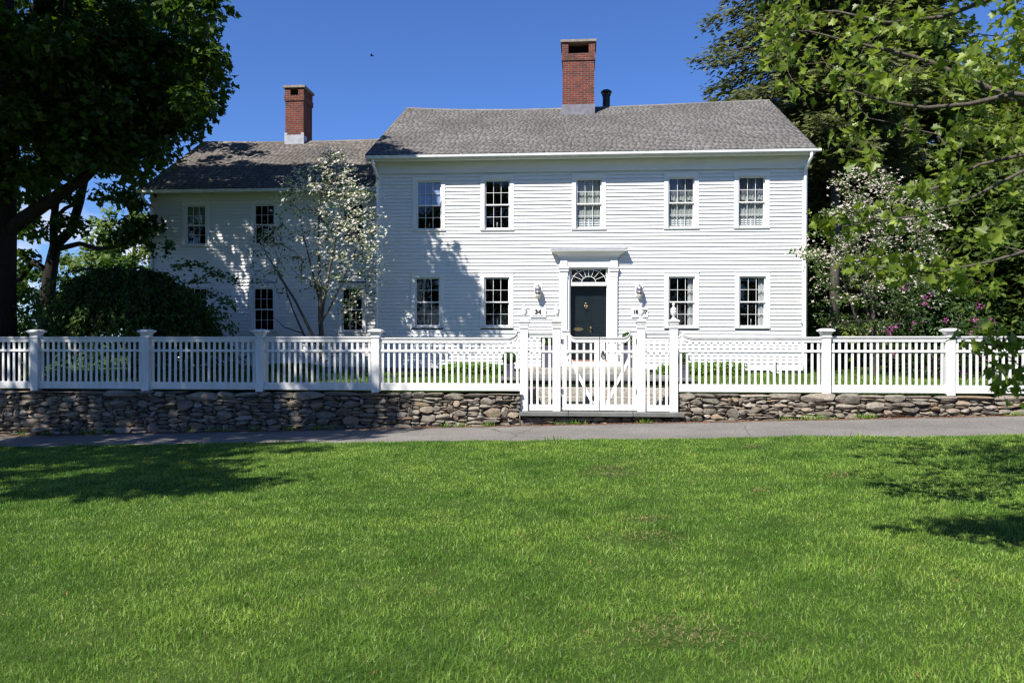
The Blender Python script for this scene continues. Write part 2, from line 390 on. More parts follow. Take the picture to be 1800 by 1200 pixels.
# ------------------------------------------------------------------ grass
def blades(rng, X, Y, Z, L, W, lean, two):
    n = len(X); az = rng.uniform(0, 2*PI, n); la = rng.uniform(0, 2*PI, n); ln = np.abs(rng.normal(0, 1, n))*lean
    dx, dy = np.cos(az)*W/2, np.sin(az)*W/2
    lx, ly = np.cos(la)*ln*L, np.sin(la)*ln*L
    B = np.stack([X, Y, Z], 1)
    h = L*np.sqrt(np.clip(1-ln**2*.6, .25, 1))
    o1 = np.stack([dx, dy, 0*dx], 1)
    if two:
        mid = B + np.stack([lx*.35, ly*.35, h*.6], 1); tip = B + np.stack([lx, ly, h], 1)
        V = np.stack([B-o1, B+o1, mid+o1*.75, mid-o1*.75, tip], 1).reshape(-1, 3)
        k = np.arange(n)*5
        return V, [np.stack([k, k+1, k+2, k+3], 1), np.stack([k+3, k+2, k+4], 1)]
    tip = B + np.stack([lx, ly, h], 1)
    V = np.stack([B-o1, B+o1, tip], 1).reshape(-1, 3); k = np.arange(n)*3
    return V, [np.stack([k, k+1, k+2], 1)]

BARE = [(1140,942,.20),(1075,832,.26),(1068,822,.2),(1150,1112,.22),(1240,1118,.2),(1320,785,.18),(1485,838,.16),(1133,912,.16),(1335,862,.1)]
bare_c = []
for px, py, r in BARE:
    Y = 1400*EYE/(py-600)
    for _ in range(4): p = at(px, py, Y); Y *= (EYE - float(zg(p[0], Y)))/(EYE-p[2])
    bare_c.append((float(at(px, py, Y)[0]), Y, r))
def lumpy(x, y, s): return np.sin(1.9*x*s+.7*np.sin(2.3*y*s)+.5)*np.sin(2.1*y*s+1.1*np.sin(1.3*x*s)+2.)
rng = np.random.default_rng(5)
def lawn_grass():
    N = 1800000
    Y = rng.uniform(2.6, 13.6, N); X = rng.uniform(-12.5, 10.5, N)
    ok = (X > -.80*Y-1.0) & (X < .56*Y+1.0) & (Y < path_edge(X)+.05+.05*np.sin(9*X)*np.sin(3.1*X))
    ok &= rng.uniform(0, 1, N) < np.clip((3.6/Y)**.85, 0, 1)
    X, Y = X[ok], Y[ok]
    keep = np.ones(len(X), bool); short = np.ones(len(X))
    for cx, cy, r in bare_c:
        d = np.hypot((X-cx)/1.4, Y-cy)/r + .35*lumpy(X, Y, 6)
        keep &= ~((d < 1) & (rng.uniform(0,1,len(X)) < .5)); short = np.where(d < 1.2, .6, short)
    X, Y, short = X[keep], Y[keep], short[keep]
    n = len(X)
    L = (.031 + .008*lumpy(X, Y, 1.2) + .009*lumpy(X+7, Y, 3.5))*rng.uniform(.6, 1.45, n)*short
    L = np.clip(L, .016, .085)
    W = .0042*(np.clip(Y, 3, 14)/4)**.65*rng.uniform(.7, 1.3, n)*.8
    Z = zg(X, Y) + bumps(X, Y) - .014
    V, P = blades(rng, X, Y, Z, L, W, .85, True)
    tag(fast('lawn_grass', V, P, M['grass'], None, (0,0,0)), 'mown green lawn grass in front of the asphalt path', 'grass', kind='stuff')
lawn_grass()
def thatch():
    Xs = []; Ys = []
    for cx, cy, r in bare_c:
        k = int(900*r); Xs.append(cx + rng.normal(0, r*.9, k)); Ys.append(cy + rng.normal(0, r*.6, k))
    k = 500; Y = rng.uniform(3.2, 13, k); Xs.append(rng.uniform(-.7, .5, k)*Y); Ys.append(Y)
    X = np.concatenate(Xs); Y = np.concatenate(Ys); n = len(X)
    a = rng.uniform(0, 2*PI, n); L = rng.uniform(.01, .035, n); w = .0016*(Y/4)**.5
    B = np.stack([X, Y, zg(X,Y)+bumps(X,Y)+rng.uniform(0, .035, n)], 1); d = np.stack([np.cos(a)*L, np.sin(a)*L, rng.normal(0, .01, n)], 1); s = np.stack([-np.sin(a)*w, np.cos(a)*w, w*0], 1)
    V = np.stack([B-s, B+d-s*.5, B+d+s*.5, B+s], 1).reshape(-1,3); k = np.arange(n)*4
    tag(fast('dry_thatch', V, [np.stack([k,k+1,k+2,k+3],1)], M['straw'], None, (0,0,0)), 'straw coloured bits of dead grass strewn on the lawn', 'dead grass', kind='stuff')
thatch()
def yard_grass():
    N = 90000; Y = rng.uniform(YW+.35, 23, N); X = rng.uniform(-19, 14, N)
    ok = ~((X > GX0-.1) & (X < GX1+.1) & (Y < 19.9)) & ~((X > -13) & (X < 6.2) & (Y > 21.9)) & ~((X > -2) & (X < 2.7) & (Y > 17.8))
    X, Y = X[ok], Y[ok]; n = len(X)
    V, P = blades(rng, X, Y, yard_z(Y)-.01, rng.uniform(.04, .1, n), rng.uniform(.008, .016, n), .5, False)
    tag(fast('yard_grass', V, P, M['grass'], None, (0,0,0)), 'short grass of the raised yard behind the white fence', 'grass', kind='stuff')
yard_grass()
def fallen():
    k = 70; Y = rng.uniform(3.3, 12.8, k); X = rng.uniform(-.72, .5, k)*Y; a = rng.uniform(0, 2*PI, k); L = rng.uniform(.006, .011, k)
    B = np.stack([X, Y, zg(X,Y)+bumps(X,Y)+rng.uniform(.012, .035, k)], 1); d = np.stack([np.cos(a)*L, np.sin(a)*L, rng.normal(0,.008,k)], 1); q = np.stack([-np.sin(a)*L*.45, np.cos(a)*L*.45, rng.normal(0,.006,k)], 1)
    V = np.stack([B-d, B-q, B+d, B+q], 1).reshape(-1,3); k4 = np.arange(k)*4
    tag(fast('fallen_leaves', V, [np.stack([k4,k4+1,k4+2,k4+3],1)], M['needles'], None, (0,0,0)), 'tiny reddish fallen leaves scattered over the lawn', 'leaf litter', kind='stuff')
fallen()
def litter():
    k = 9000; X = rng.uniform(-13, 11, k); Y = YW - np.abs(rng.normal(0, .07, k)) - .02 - .05*(lumpy(X, X*0, 1.5) > .2)
    a = rng.uniform(0, 2*PI, k); L = rng.uniform(.015, .05, k); w = rng.uniform(.002, .008, k)
    B = np.stack([X, Y, zg(X,Y)-.03+rng.uniform(0,.012,k)], 1); d = np.stack([np.cos(a)*L, np.sin(a)*L, rng.normal(0,.005,k)], 1); s = np.stack([-np.sin(a)*w, np.cos(a)*w, w*.3], 1)
    V = np.stack([B-s, B+d-s, B+d+s, B+s], 1).reshape(-1,3); q = np.arange(k)*4
    tag(fast('fallen_needles', V, [np.stack([q,q+1,q+2,q+3],1)], M['needles'], None, (0,0,0)), 'rusty fallen needles gathered where the path meets the stone wall', 'leaf litter', kind='stuff')
litter()

def weeds():
    n = 0; Xs = []; Ys = []
    for _ in range(46):
        cx = rng.uniform(-13, 11); k = rng.integers(14, 60); onw = rng.uniform() < .8
        Xs.append(cx+rng.normal(0, .07, k)); Ys.append((YW-.04 if onw else float(path_edge(cx))+.03)+rng.normal(0, .025, k))
    X = np.concatenate(Xs); Y = np.concatenate(Ys); n = len(X)
    V, P = blades(rng, X, Y, zg(X, Y)-.045, rng.uniform(.05, .15, n), rng.uniform(.008, .02, n), .7, True)
    tag(fast('weeds', V, P, M['grass'], None, (0,0,0)), 'small green weeds growing along the foot of the stone wall', 'weeds', kind='stuff')
weeds()
# ------------------------------------------------------------------ dry stone walls
def stone_tpl(k=5):
    V = []; F = []; idx = {}
    def vid(p):
        q = tuple(np.round(p, 5))
        if q not in idx: idx[q] = len(V); V.append(p)
        return idx[q]
    for ax in range(3):
        for sg in (-1, 1):
            for i in range(k):
                for j in range(k):
                    cs = []
                    for di, dj in ((0,0),(1,0),(1,1),(0,1)):
                        p = np.zeros(3); p[ax] = sg; p[(ax+1)%3] = -1+2*(i+di)/k; p[(ax+2)%3] = -1+2*(j+dj)/k; cs.append(vid(p))
                    F.append(cs if sg > 0 else cs[::-1])
    return np.array(V), np.array(F)
ST_V, ST_F = stone_tpl(6)
def stones(rects, y0, y1, rs):
    """rects: x0,x1,z0,z1 ; y0 face, y1 back"""
    VV = []; FF = []; o = 0
    for x0, x1, z0, z1 in rects:
        w, h, d = (x1-x0)/2, (z1-z0)/2, (y1-y0)/2
        p = ST_V.copy(); e = rs.uniform(5, 13)
        L = (np.abs(p)**e).sum(1)**(1/e); p = p/L[:,None]
        k1 = rs.uniform(-.3, .3, 6)
        p[:,2] += k1[0]*p[:,0]*.45 + k1[1]*p[:,0]**2*.5; p[:,0] += k1[2]*p[:,2]*.45
        f = rs.uniform(1.5, 3.2, (3,3)); ph = rs.uniform(0, 6.28, 3)
        nn = sum(np.sin(p@f[i]+ph[i]) for i in range(3))/3 + .5*sum(np.sin(p@(f[i]*2.3)+ph[i]*1.7) for i in range(3))/3
        p *= (1+.06*nn)[:,None]
        an = (np.arange(8)+rs.uniform(-.4,.4,8))*PI/4; N_ = np.stack([np.cos(an), rs.uniform(-.25,.1,8), np.sin(an)], 1)
        N_ = np.concatenate([N_, np.stack([rs.uniform(-.5,.5,3), -np.ones(3), rs.uniform(-.5,.5,3)], 1)]); off = np.concatenate([rs.uniform(.82,1.2,8), rs.uniform(.7,.95,3)])
        p /= np.maximum(1, ((p@N_.T)/off).max(1))[:,None]
        ta = rs.normal(0, .09)*min(1, h/w*1.6); p[:,0], p[:,2] = p[:,0]-p[:,2]*math.sin(ta)*h/w, p[:,2]+p[:,0]*math.sin(ta)*w/h*.8
        ov = 1.09
        q = np.stack([p[:,0]*w*ov + (x0+x1)/2, p[:,1]*d + (y0+y1)/2 + rs.normal(0, .024), p[:,2]*h*ov + (z0+z1)/2], 1)
        VV.append(q); FF.append(ST_F+o); o += len(q)
    return np.concatenate(VV), np.concatenate(FF)
def pack(xa, xb, zbot, ztop, seed, cell=.036, cap=True):
    rs = np.random.RandomState(seed); nx = int((xb-xa)/cell); rects = []
    zb = [float(zbot(xa+(i+.5)*cell)) for i in range(nx)]; z00 = min(zb)
    nzc = int(round((ztop-z00)/cell)); occ = np.zeros((nx, nzc), bool)
    for i in range(nx): occ[i, :max(0, int((zb[i]-z00)/cell))] = True
    if cap:                                              # larger, flatter stones along the top
        i = 0
        while i < nx:
            w = min(rs.randint(5, 20), nx-i)
            if nx-i-w < 4: w = nx-i
            h = rs.choice([1,2,2,3,3,4,5]); h = min(h, nzc); w = max(w, min(nx-i, int(h*2.6)))
            rects.append((xa+i*cell, xa+(i+w)*cell, ztop-h*cell, ztop+rs.uniform(-.02,.015))); occ[i:i+w, nzc-h:] = True; i += w
    for j in range(nzc):
        for i in range(nx):
            if occ[i, j]: continue
            big = rs.rand() < .16
            w = rs.randint(6, 13) if big else rs.randint(3, 11); h = rs.choice([3,4,5]) if big else rs.choice([1,1,2,2,3]); h = max(1, min(h, int(w/1.8)))
            if big is False and h == 1: w = max(w, 4)
            ww = 0
            while ww < w and i+ww < nx and not occ[i+ww, j]: ww += 1
            hh = 0
            while hh < h and j+hh < nzc and not occ[i:i+ww, j+hh].any(): hh += 1
            occ[i:i+ww, j:j+hh] = True
            rects.append((xa+i*cell, xa+(i+ww)*cell, z00+j*cell, z00+(j+hh)*cell))
    return rects, rs
def wall(label, xa, xb, seed, ztop, zbot, y0=YW, depth=.42, cap=True, name='stone_wall'):
    rects, rs = pack(xa, xb, zbot, ztop, seed, cap=cap)
    t = thing(name, ((xa+xb)/2, y0+depth/2, float(zbot((xa+xb)/2))), label, 'stone wall')
    V, F = stones(rects, y0, y0+depth*.6, rs); fast('stonework', V, [F], M['stone'], t, None, True).data.set_sharp_from_angle(angle=math.radians(26))
    c = MB(); n = 24
    for k in range(n):
        a = xa+.03+(xb-xa-.06)*k/n; b = xa+.03+(xb-xa-.06)*(k+1)/n; c.box(a, b-.0005, y0+.10, y0+depth, float(zbot((a+b)/2))-.25, ztop-.035)
    obj('wall_core', c, M['core'], t)
    return t
zb_ = lambda x: zg(x, YW)-.06
wall('long dry stone wall carrying the fence to the left of the gate, partly in tree shade', -17.6, GX0, 3, .56, zb_)
wall('dry stone wall in full sun carrying the fence to the right of the gate', GX1, 15.0, 8, .575, zb_)
wall('low course of rubble stones under the slabs of the gate threshold', GX0, GX1, 12, .105, lambda x: zg(x, YW)-.05, YW-.02, .4, False, 'stone_footing')

# gate threshold slabs and the steps behind
t = thing('threshold_step', ((GX0+GX1)/2, 15.95, .1), 'long grey flagstone threshold of three slabs beneath the white gates', 'step')
xs = [GX0-.03, AX(999, 15.72), AX(1113, 15.72), GX1+.06]
for a, b in zip(xs[:-1], xs[1:]): obj('slab', MB().box(a+.004, b-.004, 15.70, 17.095, .128, .205), M['bluestone'], t, bevel=.008)
t = thing('granite_steps', ((GX0+GX1)/2, 16.8, .2), 'flight of pale granite steps just behind the garden gates', 'steps')
for y0, y1, z0, z1 in ((17.10, 17.45, .12, .42), (17.42, 17.76, .422, .585)):
    m_ = MB().box(GX0-.08+.3, GX1-.06, y0, y1, z0, z1); obj('tread', m_, M['granite'], t, bevel=.012)
sd = MB().box(GX0-.12, GX0+.215, 16.302, 17.76, .0, .60); obj('cheek_block', sd, M['stone'], t, bevel=.03)
sd = MB().box(GX1-.055, GX1+.12, 16.302, 17.76, .0, .60); obj('cheek_block', sd, M['stone'], t, bevel=.03)
tag(obj('walkway', MB().box(-.95, 1.65, 17.765, 17.99, .48, .598), M['bluestone']), kind='structure')
LX0, LX1 = AX(880, 17.9), AX(1216, 17.9)
t = thing('stone_landing', ((LX0+LX1)/2, 18.9, .6), 'raised landing with a flagstone top and rubble stone edge before the front door', 'landing')
rects, rs = pack(LX0, LX1, lambda x: .56, .715, 21, cap=False); V, F = stones(rects, 17.95, 18.25, rs); fast('stone_edge', V, [F], M['stone'], t, None, True)
obj('core', MB().box(LX0+.02, LX1-.02, 18.05, 20.95, .45, .70), M['core'], t)
q = [LX0-.05, -.7, .62, 1.5, LX1+.05]
for a, b in zip(q[:-1], q[1:]): obj('flagstone', MB().box(a+.004, b-.004, 17.88, 19.82, .717, .785), M['bluestone'], t, bevel=.01)
t = thing('door_step', (.2, 20.6, .78), 'pale granite block step with a white wooden riser below the front door', 'step')
obj('granite_block', MB().box(AX(928, 19.8), AX(1140, 19.8), 19.83, 21.3, .72, .935), M['granite'], t, bevel=.015)
obj('wooden_riser', MB().box(AX(975, 21.4), AX(1094, 21.4), 21.302, 21.93, .78, 1.055), M['trim'], t, bevel=.006)

# ------------------------------------------------------------------ the house
YH = 22.0; YWG = 22.8
MX0, MX1 = AX(660, YH), AX(1418, YH); WX0 = AX(265, YWG)
house = thing('white_house', (0, YH, .75), 'two-storey white clapboard house with grey shingle roofs, dark green door and a lower left wing', 'house')
HB = Vector(house.location)
rs = np.random.RandomState(4)

def win_rect(xc, w, z0, z1): return (xc-w/2-.115, xc+w/2+.115, z0-.035, z1+.125)
MAIN_W = []
WW = .70
for px in (753, 873, 1034, 1196.5, 1320): MAIN_W.append((AX(px, YH), WW, 4.70, 6.07, 'up'))
for px in (751, 873, 1197.5, 1322): MAIN_W.append((AX(px, YH), WW, 2.0, 3.37, 'low'))
WING_W = []
for px in (343.5, 464, 620): WING_W.append((AX(px, YWG), .62, 4.42, 5.60, 'up'))
for px in (346, 463, 619): WING_W.append((AX(px, YWG), .62, 1.87, 3.15, 'low'))

def clapboards(mb, x0, x1, z0, z1, Yf, holes, ex):
    n = int(round((z1-z0)/ex)); ex = (z1-z0)/n
    for i in range(n):
        za = z0+i*ex; zb = za+ex
        cuts = [(x0, x1)]
        for h in holes:
            if h[2] < (za+zb)/2 < h[3]:
                new = []
                for a, b in cuts:
                    if h[1] <= a or h[0] >= b: new.append((a, b)); continue
                    if h[0] > a: new.append((a, h[0]+.01))
                    if h[1] < b: new.append((h[1]-.01, b))
                cuts = new
        for a, b in cuts:
            if b-a < .02: continue
            xx = [a]
            while b-xx[-1] > 4.2: xx.append(xx[-1]+rs.uniform(1.4, 3.8))
            xx.append(b)
            for p, q in zip(xx[:-1], xx[1:]):
                lip = rs.uniform(.034, .038); j0 = rs.normal(0, .0013); j1 = rs.normal(0, .0013)
                k = 4; xs_ = np.linspace(p, q, k)
                vs_ = []; 
                for m_, X in enumerate(xs_):
                    jz = j0+(j1-j0)*m_/(k-1); lo = lip+rs.normal(0, .0004)
                    vs_ += [(X, Yf-lo, za+jz), (X, Yf-.004, zb+jz+.004), (X, Yf+.04, zb+jz+.004), (X, Yf+.04, za+jz)]
                fs_ = []
                for m_ in range(k-1):
                    o_ = m_*4
                    for e_ in range(4): fs_.append((o_+e_, o_+4+e_, o_+4+(e_+1)%4, o_+(e_+1)%4))
                fs_ += [(0,1,2,3), ((k-1)*4+3, (k-1)*4+2, (k-1)*4+1, (k-1)*4)]
                mb.add(vs_, fs_)
DX0, DX1 = AX(980, YH), AX(1089, YH); DXC = (DX0+DX1)/2
m_ = MB(); clapboards(m_, MX0+.13, MX1-.13, .93, 6.27, YH, [win_rect(a,b,c,d) for a,b,c,d,_ in MAIN_W] + [(DX0+.04, DX1-.04, .5, 3.86)], .0985)
main_wall = obj('siding', m_, M['paint'], house)
m_ = MB(); clapboards(m_, WX0+.11, MX0+.02, .93, 5.72, YWG, [win_rect(a,b,c,d) for a,b,c,d,_ in WING_W], .104)
wing_wall = obj('siding', m_, M['paint'], house)
# shells: side, back walls, floors and partitions that close the rooms
RY, RZ = 26.9, 9.57; EY, EZ = 21.60, 6.70
WRY, WRZ = 26.3, 8.38; WEY, WEZ = 22.36, 5.99
YB = 31.6; WYB = 29.8
m_ = MB()
def zroof(y): return EZ+(RZ-EZ)*(y-EY)/(RY-EY) - .12
m_.prism_yz([(YH+.04,.93),(YB,.93),(YB,zroof(YH+.04)),(RY,RZ-.12),(YH+.04,zroof(YH+.04))], MX0, MX0+.1)
m_.prism_yz([(YH+.04,.93),(YB,.93),(YB,zroof(YH+.04)),(RY,RZ-.12),(YH+.04,zroof(YH+.04))], MX1-.1, MX1)
m_.box(MX0+.1, MX1-.1, YB-.1, YB, .93, 6.4)
m_.prism_yz([(YWG+.04,.93),(WYB,.93),(WYB,5.9),(WRY,WRZ-.12),(YWG+.04,5.98)], WX0, WX0+.1)
m_.box(WX0+.1, MX0, WYB-.1, WYB, .93, 5.8)
obj('side_wall', m_, M['paint'], house)
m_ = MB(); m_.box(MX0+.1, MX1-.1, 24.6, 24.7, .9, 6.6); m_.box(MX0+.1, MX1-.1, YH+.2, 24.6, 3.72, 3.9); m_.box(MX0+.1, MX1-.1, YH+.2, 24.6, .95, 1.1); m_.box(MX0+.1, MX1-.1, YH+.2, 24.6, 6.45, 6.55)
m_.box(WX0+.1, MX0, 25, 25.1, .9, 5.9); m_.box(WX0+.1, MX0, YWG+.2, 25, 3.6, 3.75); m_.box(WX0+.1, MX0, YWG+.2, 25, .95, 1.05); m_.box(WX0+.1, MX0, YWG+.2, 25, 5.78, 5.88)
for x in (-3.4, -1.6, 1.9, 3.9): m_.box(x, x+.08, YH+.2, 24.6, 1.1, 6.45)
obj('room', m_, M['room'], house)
m_ = MB(); k = 26
for i in range(k):
    a = MX0+.02+(MX1-MX0-.04)*i/k; b = MX0+.02+(MX1-MX0-.04)*(i+1)/k; m_.box(a+.006, b-.006, YH+.03+rs.uniform(-.008,.008), YH+.3, .45, .84)
m_.box(MX0+.03, MX1-.03, YH+.06, YH+.4, .4, .838)
obj('foundation', m_, M['found'], house, bevel=.01)
obj('foundation', MB().box(WX0+.02, MX0-.01, YWG+.03, YWG+.4, .4, .84), M['found'], house)
# trim boards
def trimbox(name, *b, mat='trim', par=house, bev=.004): return obj(name, MB().box(*b), M[mat], par, bevel=bev)
trimbox('corner_board', MX0, MX0+.14, YH-.03, YH+.04, .84, 6.27); trimbox('corner_board', MX1-.14, MX1, YH-.03, YH+.04, .84, 6.27)
trimbox('corner_board', WX0, WX0+.12, YWG-.03, YWG+.04, .84, 5.72)
trimbox('water_table', MX0+.141, DX0-.001, YH-.034, YH+.04, .84, .955); trimbox('water_table', DX1+.001, MX1-.141, YH-.034, YH+.04, .84, .955); trimbox('water_table', WX0+.121, MX0-.005, YWG-.034, YWG+.04, .84, .955)
m_ = MB(); m_.box(MX0-.02, MX1+.02, YH-.045, YH+.04, 6.272, 6.60); m_.box(MX0-.03, MX1+.03, YH-.075, YH-.046, 6.272, 6.30); obj('frieze', m_, M['trim'], house, bevel=.004)
m_ = MB(); m_.box(WX0-.02, MX0-.03, YWG-.045, YWG+.04, 5.722, 5.93); m_.box(WX0-.03, MX0-.03, YWG-.075, YWG-.046, 5.722, 5.745); obj('frieze', m_, M['trim'], house, bevel=.004)

# windows
def window(xc, w, z0, z1, Yf, k, style):
    x0, x1 = xc-w/2, xc+w/2; zm = (z0+z1)/2
    m_ = MB(); m_.box(x0-.115, x0, Yf-.042, Yf+.12, z0, z1); m_.box(x1, x1+.115, Yf-.042, Yf+.12, z0, z1); m_.box(x0-.115, x1+.115, Yf-.044, Yf+.12, z1, z1+.12); m_.box(x0-.125, x1+.125, Yf-.06, Yf+.02, z1+.12, z1+.14)
    win = obj('window', m_, M['trim'], house, bevel=.004)
    obj('sill', MB().add([(x0-.125,Yf-.058,z0-.04),(x1+.125,Yf-.058,z0-.04),(x1+.125,Yf+.12,z0-.04),(x0-.125,Yf+.12,z0-.04),(x0-.125,Yf-.066,z0-.01),(x1+.125,Yf-.066,z0-.01),(x1+.125,Yf+.12,z0),(x0-.125,Yf+.12,z0)],
        [(0,3,2,1),(4,5,6,7),(0,1,5,4),(1,2,6,5),(2,3,7,6),(3,0,4,7)]), M['trim'], win)
    for nm, za, zb, ya in (('upper', zm-.018, z1-.002, Yf+.01), ('lower', z0+.002, zm+.018, Yf+.048)):
        s = MB(); f = .035; yb = ya+.036
        s.box(x0+.002, x0+f, ya, yb, za, zb); s.box(x1-f, x1-.002, ya, yb, za, zb); s.box(x0+f, x1-f, ya, yb, zb-f, zb); s.box(x0+f, x1-f, ya, yb, za, za+(.05 if nm == 'lower' else f))
        ia, ib = za+f, zb-f
        for c in (1, 2): X = x0+f+(w-2*f)*c/3; s.box(X-.0052, X+.0052, ya+.004, yb-.004, ia, ib)
        zc = (ia+ib)/2
        for c in range(3):
            a = x0+f+(w-2*f)*c/3+(.0052 if c else 0); b = x0+f+(w-2*f)*(c+1)/3-(.0052 if c < 2 else 0); s.box(a, b, ya+.004, yb-.004, zc-.0052, zc+.0052)
        obj('sash', s, M['trim'], win)
        tl = rs.normal(0, .006, 2)
        p = MB().add([(x0+f, ya+.018-tl[0]*.2, za+f), (x1-f, ya+.018+tl[0]*.2, za+f), (x1-f, ya+.018+tl[0]*.2+tl[1]*.3, zb-f), (x0+f, ya+.018-tl[0]*.2+tl[1]*.3, zb-f)], [(0,1,2,3)])
        obj('pane', p, M['glass'], win)
    yc = Yf+.115
    def drape(xa, xb, za, zb, mat, nm, fold=.02, n=40, scal=0):
        V = []; F = []
        for i in range(n+1):
            x = xa+(xb-xa)*i/n; y = yc+fold*math.sin(i*1.35+k)+fold*.4*math.sin(i*.5); zl = za+scal*abs(math.sin(i/n*PI*3))
            V += [(x, y, zl), (x, y+.004*math.sin(i), zb)]
        for i in range(n): F.append((2*i, 2*i+2, 2*i+3, 2*i+1))
        o_ = obj(nm, MB().add(V, F), M[mat], win, smooth=True); return o_
    def louvre(xa, xb, za, zb):
        s = MB(); n = int((zb-za)/.055)
        for i in range(n): z = za+(zb-za)*(i+.5)/n; s.add([(xa,yc-.012,z-.028),(xb,yc-.012,z-.028),(xb,yc+.012,z+.022),(xa,yc+.012,z+.022)], [(0,1,2,3)])
        for X in (xa, (xa+xb)/2, xb): s.box(X-.02, X+.02, yc-.015, yc+.015, za, zb)
        obj('shutter', s, M['cloth'], win)
    if style == 'blind': obj('blind', MB().box(x0, x1, yc-.055, yc-.045, zm+.02, z1), M['blue_blind'], win)  # blue sheet behind the upper sash: sky reflection painted as plain colour
    if style == 'white': drape(x0, x1, zm+.02, z1, 'sheer', 'curtain', .010); drape(x0, x1, z0, zm+.02, 'sheer', 'curtain', .006); louvre(x0+.03, x1-.03, z0+.03, z0+.30)
    if style == 'cafe':
        drape(x0, x1, zm+.24, z1, 'grey_cloth', 'valance', .01); drape(x0, x1, zm+.03, zm+.24, 'sheer', 'curtain', .02, 40, .05); drape(x0, x1, z0, zm+.02, 'sheer', 'curtain', .010); louvre(x0+.03, x1-.03, z0+.03, z0+.26)
    if style == 'right': drape(x1-.17, x1, z0, z1, 'cloth', 'curtain', .03, 24)
    if style == 'wing': obj('blind', MB().box(x0, x1, yc-.02, yc-.01, zm-.06, z1), M['green_blind'], win)  # greenish sheet added behind the glass, painted to pass for mirrored trees
    return win
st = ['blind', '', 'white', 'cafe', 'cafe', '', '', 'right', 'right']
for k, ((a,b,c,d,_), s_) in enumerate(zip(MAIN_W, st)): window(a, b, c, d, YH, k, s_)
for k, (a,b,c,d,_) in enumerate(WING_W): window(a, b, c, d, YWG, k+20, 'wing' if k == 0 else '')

# window candles
def candle(xc, z0, Yf, label):
    t = thing('window_candle', (xc, Yf+.13, z0+.03), label, 'candle', 'electric candles in the windows')
    obj('candle_stick', MB().lathe(xc, Yf+.15, [(.012, z0+.03), (.012, z0+.19), (.009, z0+.2)], 10), M['candle'], t, smooth=True)
    obj('candle_base', MB().lathe(xc, Yf+.15, [(.04, z0+.0), (.035, z0+.015), (.014, z0+.03)], 12), M['brass'], t, smooth=True)
for i, w_ in ((0, 'upper window nearest the dogwood'), (1, 'dark upper window second from the wing'), (5, 'lower window nearest the dogwood'), (6, 'lower window beside the number 34 plaque'), (8, 'lower window nearest the sunlit house corner')):
    a, b, c, d, _ = MAIN_W[i]; candle(a, c+.03, YH, 'white electric candle standing inside the %s' % w_)

# roofs
def roof(x0, x1, ey, ez, ry, rz, mat, seed, sag, ex=.158):
    rr = np.random.RandomState(seed); S = math.hypot(ry-ey, rz-ez); n = int(S/ex); ex = S/n
    dy, dz = (ry-ey)/S, (rz-ez)/S; VV = []; o_ = 0
    up = np.array([0, -dz, dy])
    for i in range(n):
        x = x0 - rr.uniform(0, .1)
        while x < x1:
            w = rr.uniform(.09, .22); a = max(x, x0); b = min(x+w-.004, x1); x += w
            if b-a < .015: continue
            s0 = i*ex + rr.normal(0, .003) - (.02 if rr.rand() < .03 else 0); s1 = (i+1.35)*ex; s1 = min(s1, S+.01)
            th = rr.uniform(.011, .016); l = rr.normal(0, .0006)
            def P(X, s, t): 
                f = s/S; return (X, ey+dy*s + up[1]*t, ez+dz*s + up[2]*t + sag(X)*f)
            VV.append([P(a,s0,.004),P(b,s0,.004),P(b,s1,.002),P(a,s1,.002),P(a,s0,.004+th+l),P(b,s0,.004+th-l),P(b,s1,.004),P(a,s1,.004)])
    V = np.array(VV); k = np.arange(len(V))*8
    q = lambda *i: np.stack([k+j for j in i], 1)
    r = fast('roof', V.reshape(-1,3), [np.concatenate([q(4,5,6,7), q(0,1,5,4), q(1,2,6,5), q(3,0,4,7)])], M[mat], house)
    r.data.materials.append(M['butt']); mi = np.ones(len(r.data.polygons), np.int32); mi[:len(V)] = 0; r.data.polygons.foreach_set('material_index', mi)
    d = MB(); m2 = 14
    for i in range(m2):
        a = x0+.01+(x1-x0-.02)*i/m2; b = x0+.01+(x1-x0-.02)*(i+1)/m2
        d.add([(a,ey+.01,ez-.07),(b,ey+.01,ez-.07),(b,ry,rz-.07+sag(b)),(a,ry,rz-.07+sag(a)),(a,ey+.01,ez),(b,ey+.01,ez),(b,ry,rz+sag(b)),(a,ry,rz+sag(a)),(a,2*ry-ey,ez),(b,2*ry-ey,ez)],
              [(0,1,5,4),(4,5,6,7),(0,3,2,1),(7,6,9,8)] + ([(0,4,7,3)] if i == 0 else []) + ([(1,2,6,5)] if i == m2-1 else []))
    obj('roof_deck', d, M[mat], r)
    c = MB(); m2 = 40
    for i in range(m2):
        a = x0+(x1-x0)*i/m2; b = x0+(x1-x0)*(i+1)/m2-.003
        c.add([(a,ry-.1,rz-.05+sag(a)),(b,ry-.1,rz-.05+sag(b)),(b,ry,rz+.03+sag(b)),(a,ry,rz+.03+sag(a)),(a,ry+.1,rz-.05+sag(a)),(b,ry+.1,rz-.05+sag(b))], [(0,1,2,3),(3,2,5,4),(1,0,4,5),(0,3,4),(1,5,2)])
    obj('ridge_cap', c, M[mat], r)
    return r
msag = lambda x: -.16*math.sin(PI*min(1, max(0, (x-MX0)/(MX1-MX0)))**.75)*(1-.35*(x-MX0)/(MX1-MX0))
main_roof = roof(MX0-.22, MX1+.12, EY, EZ+.02, RY, RZ, 'shingle', 2, msag)
wing_roof = roof(WX0-.13, MX0-.002, WEY, WEZ+.02, WRY, WRZ, 'wshingle', 6, lambda x: -.05*math.sin(PI*(x-WX0)/(MX0-WX0)))
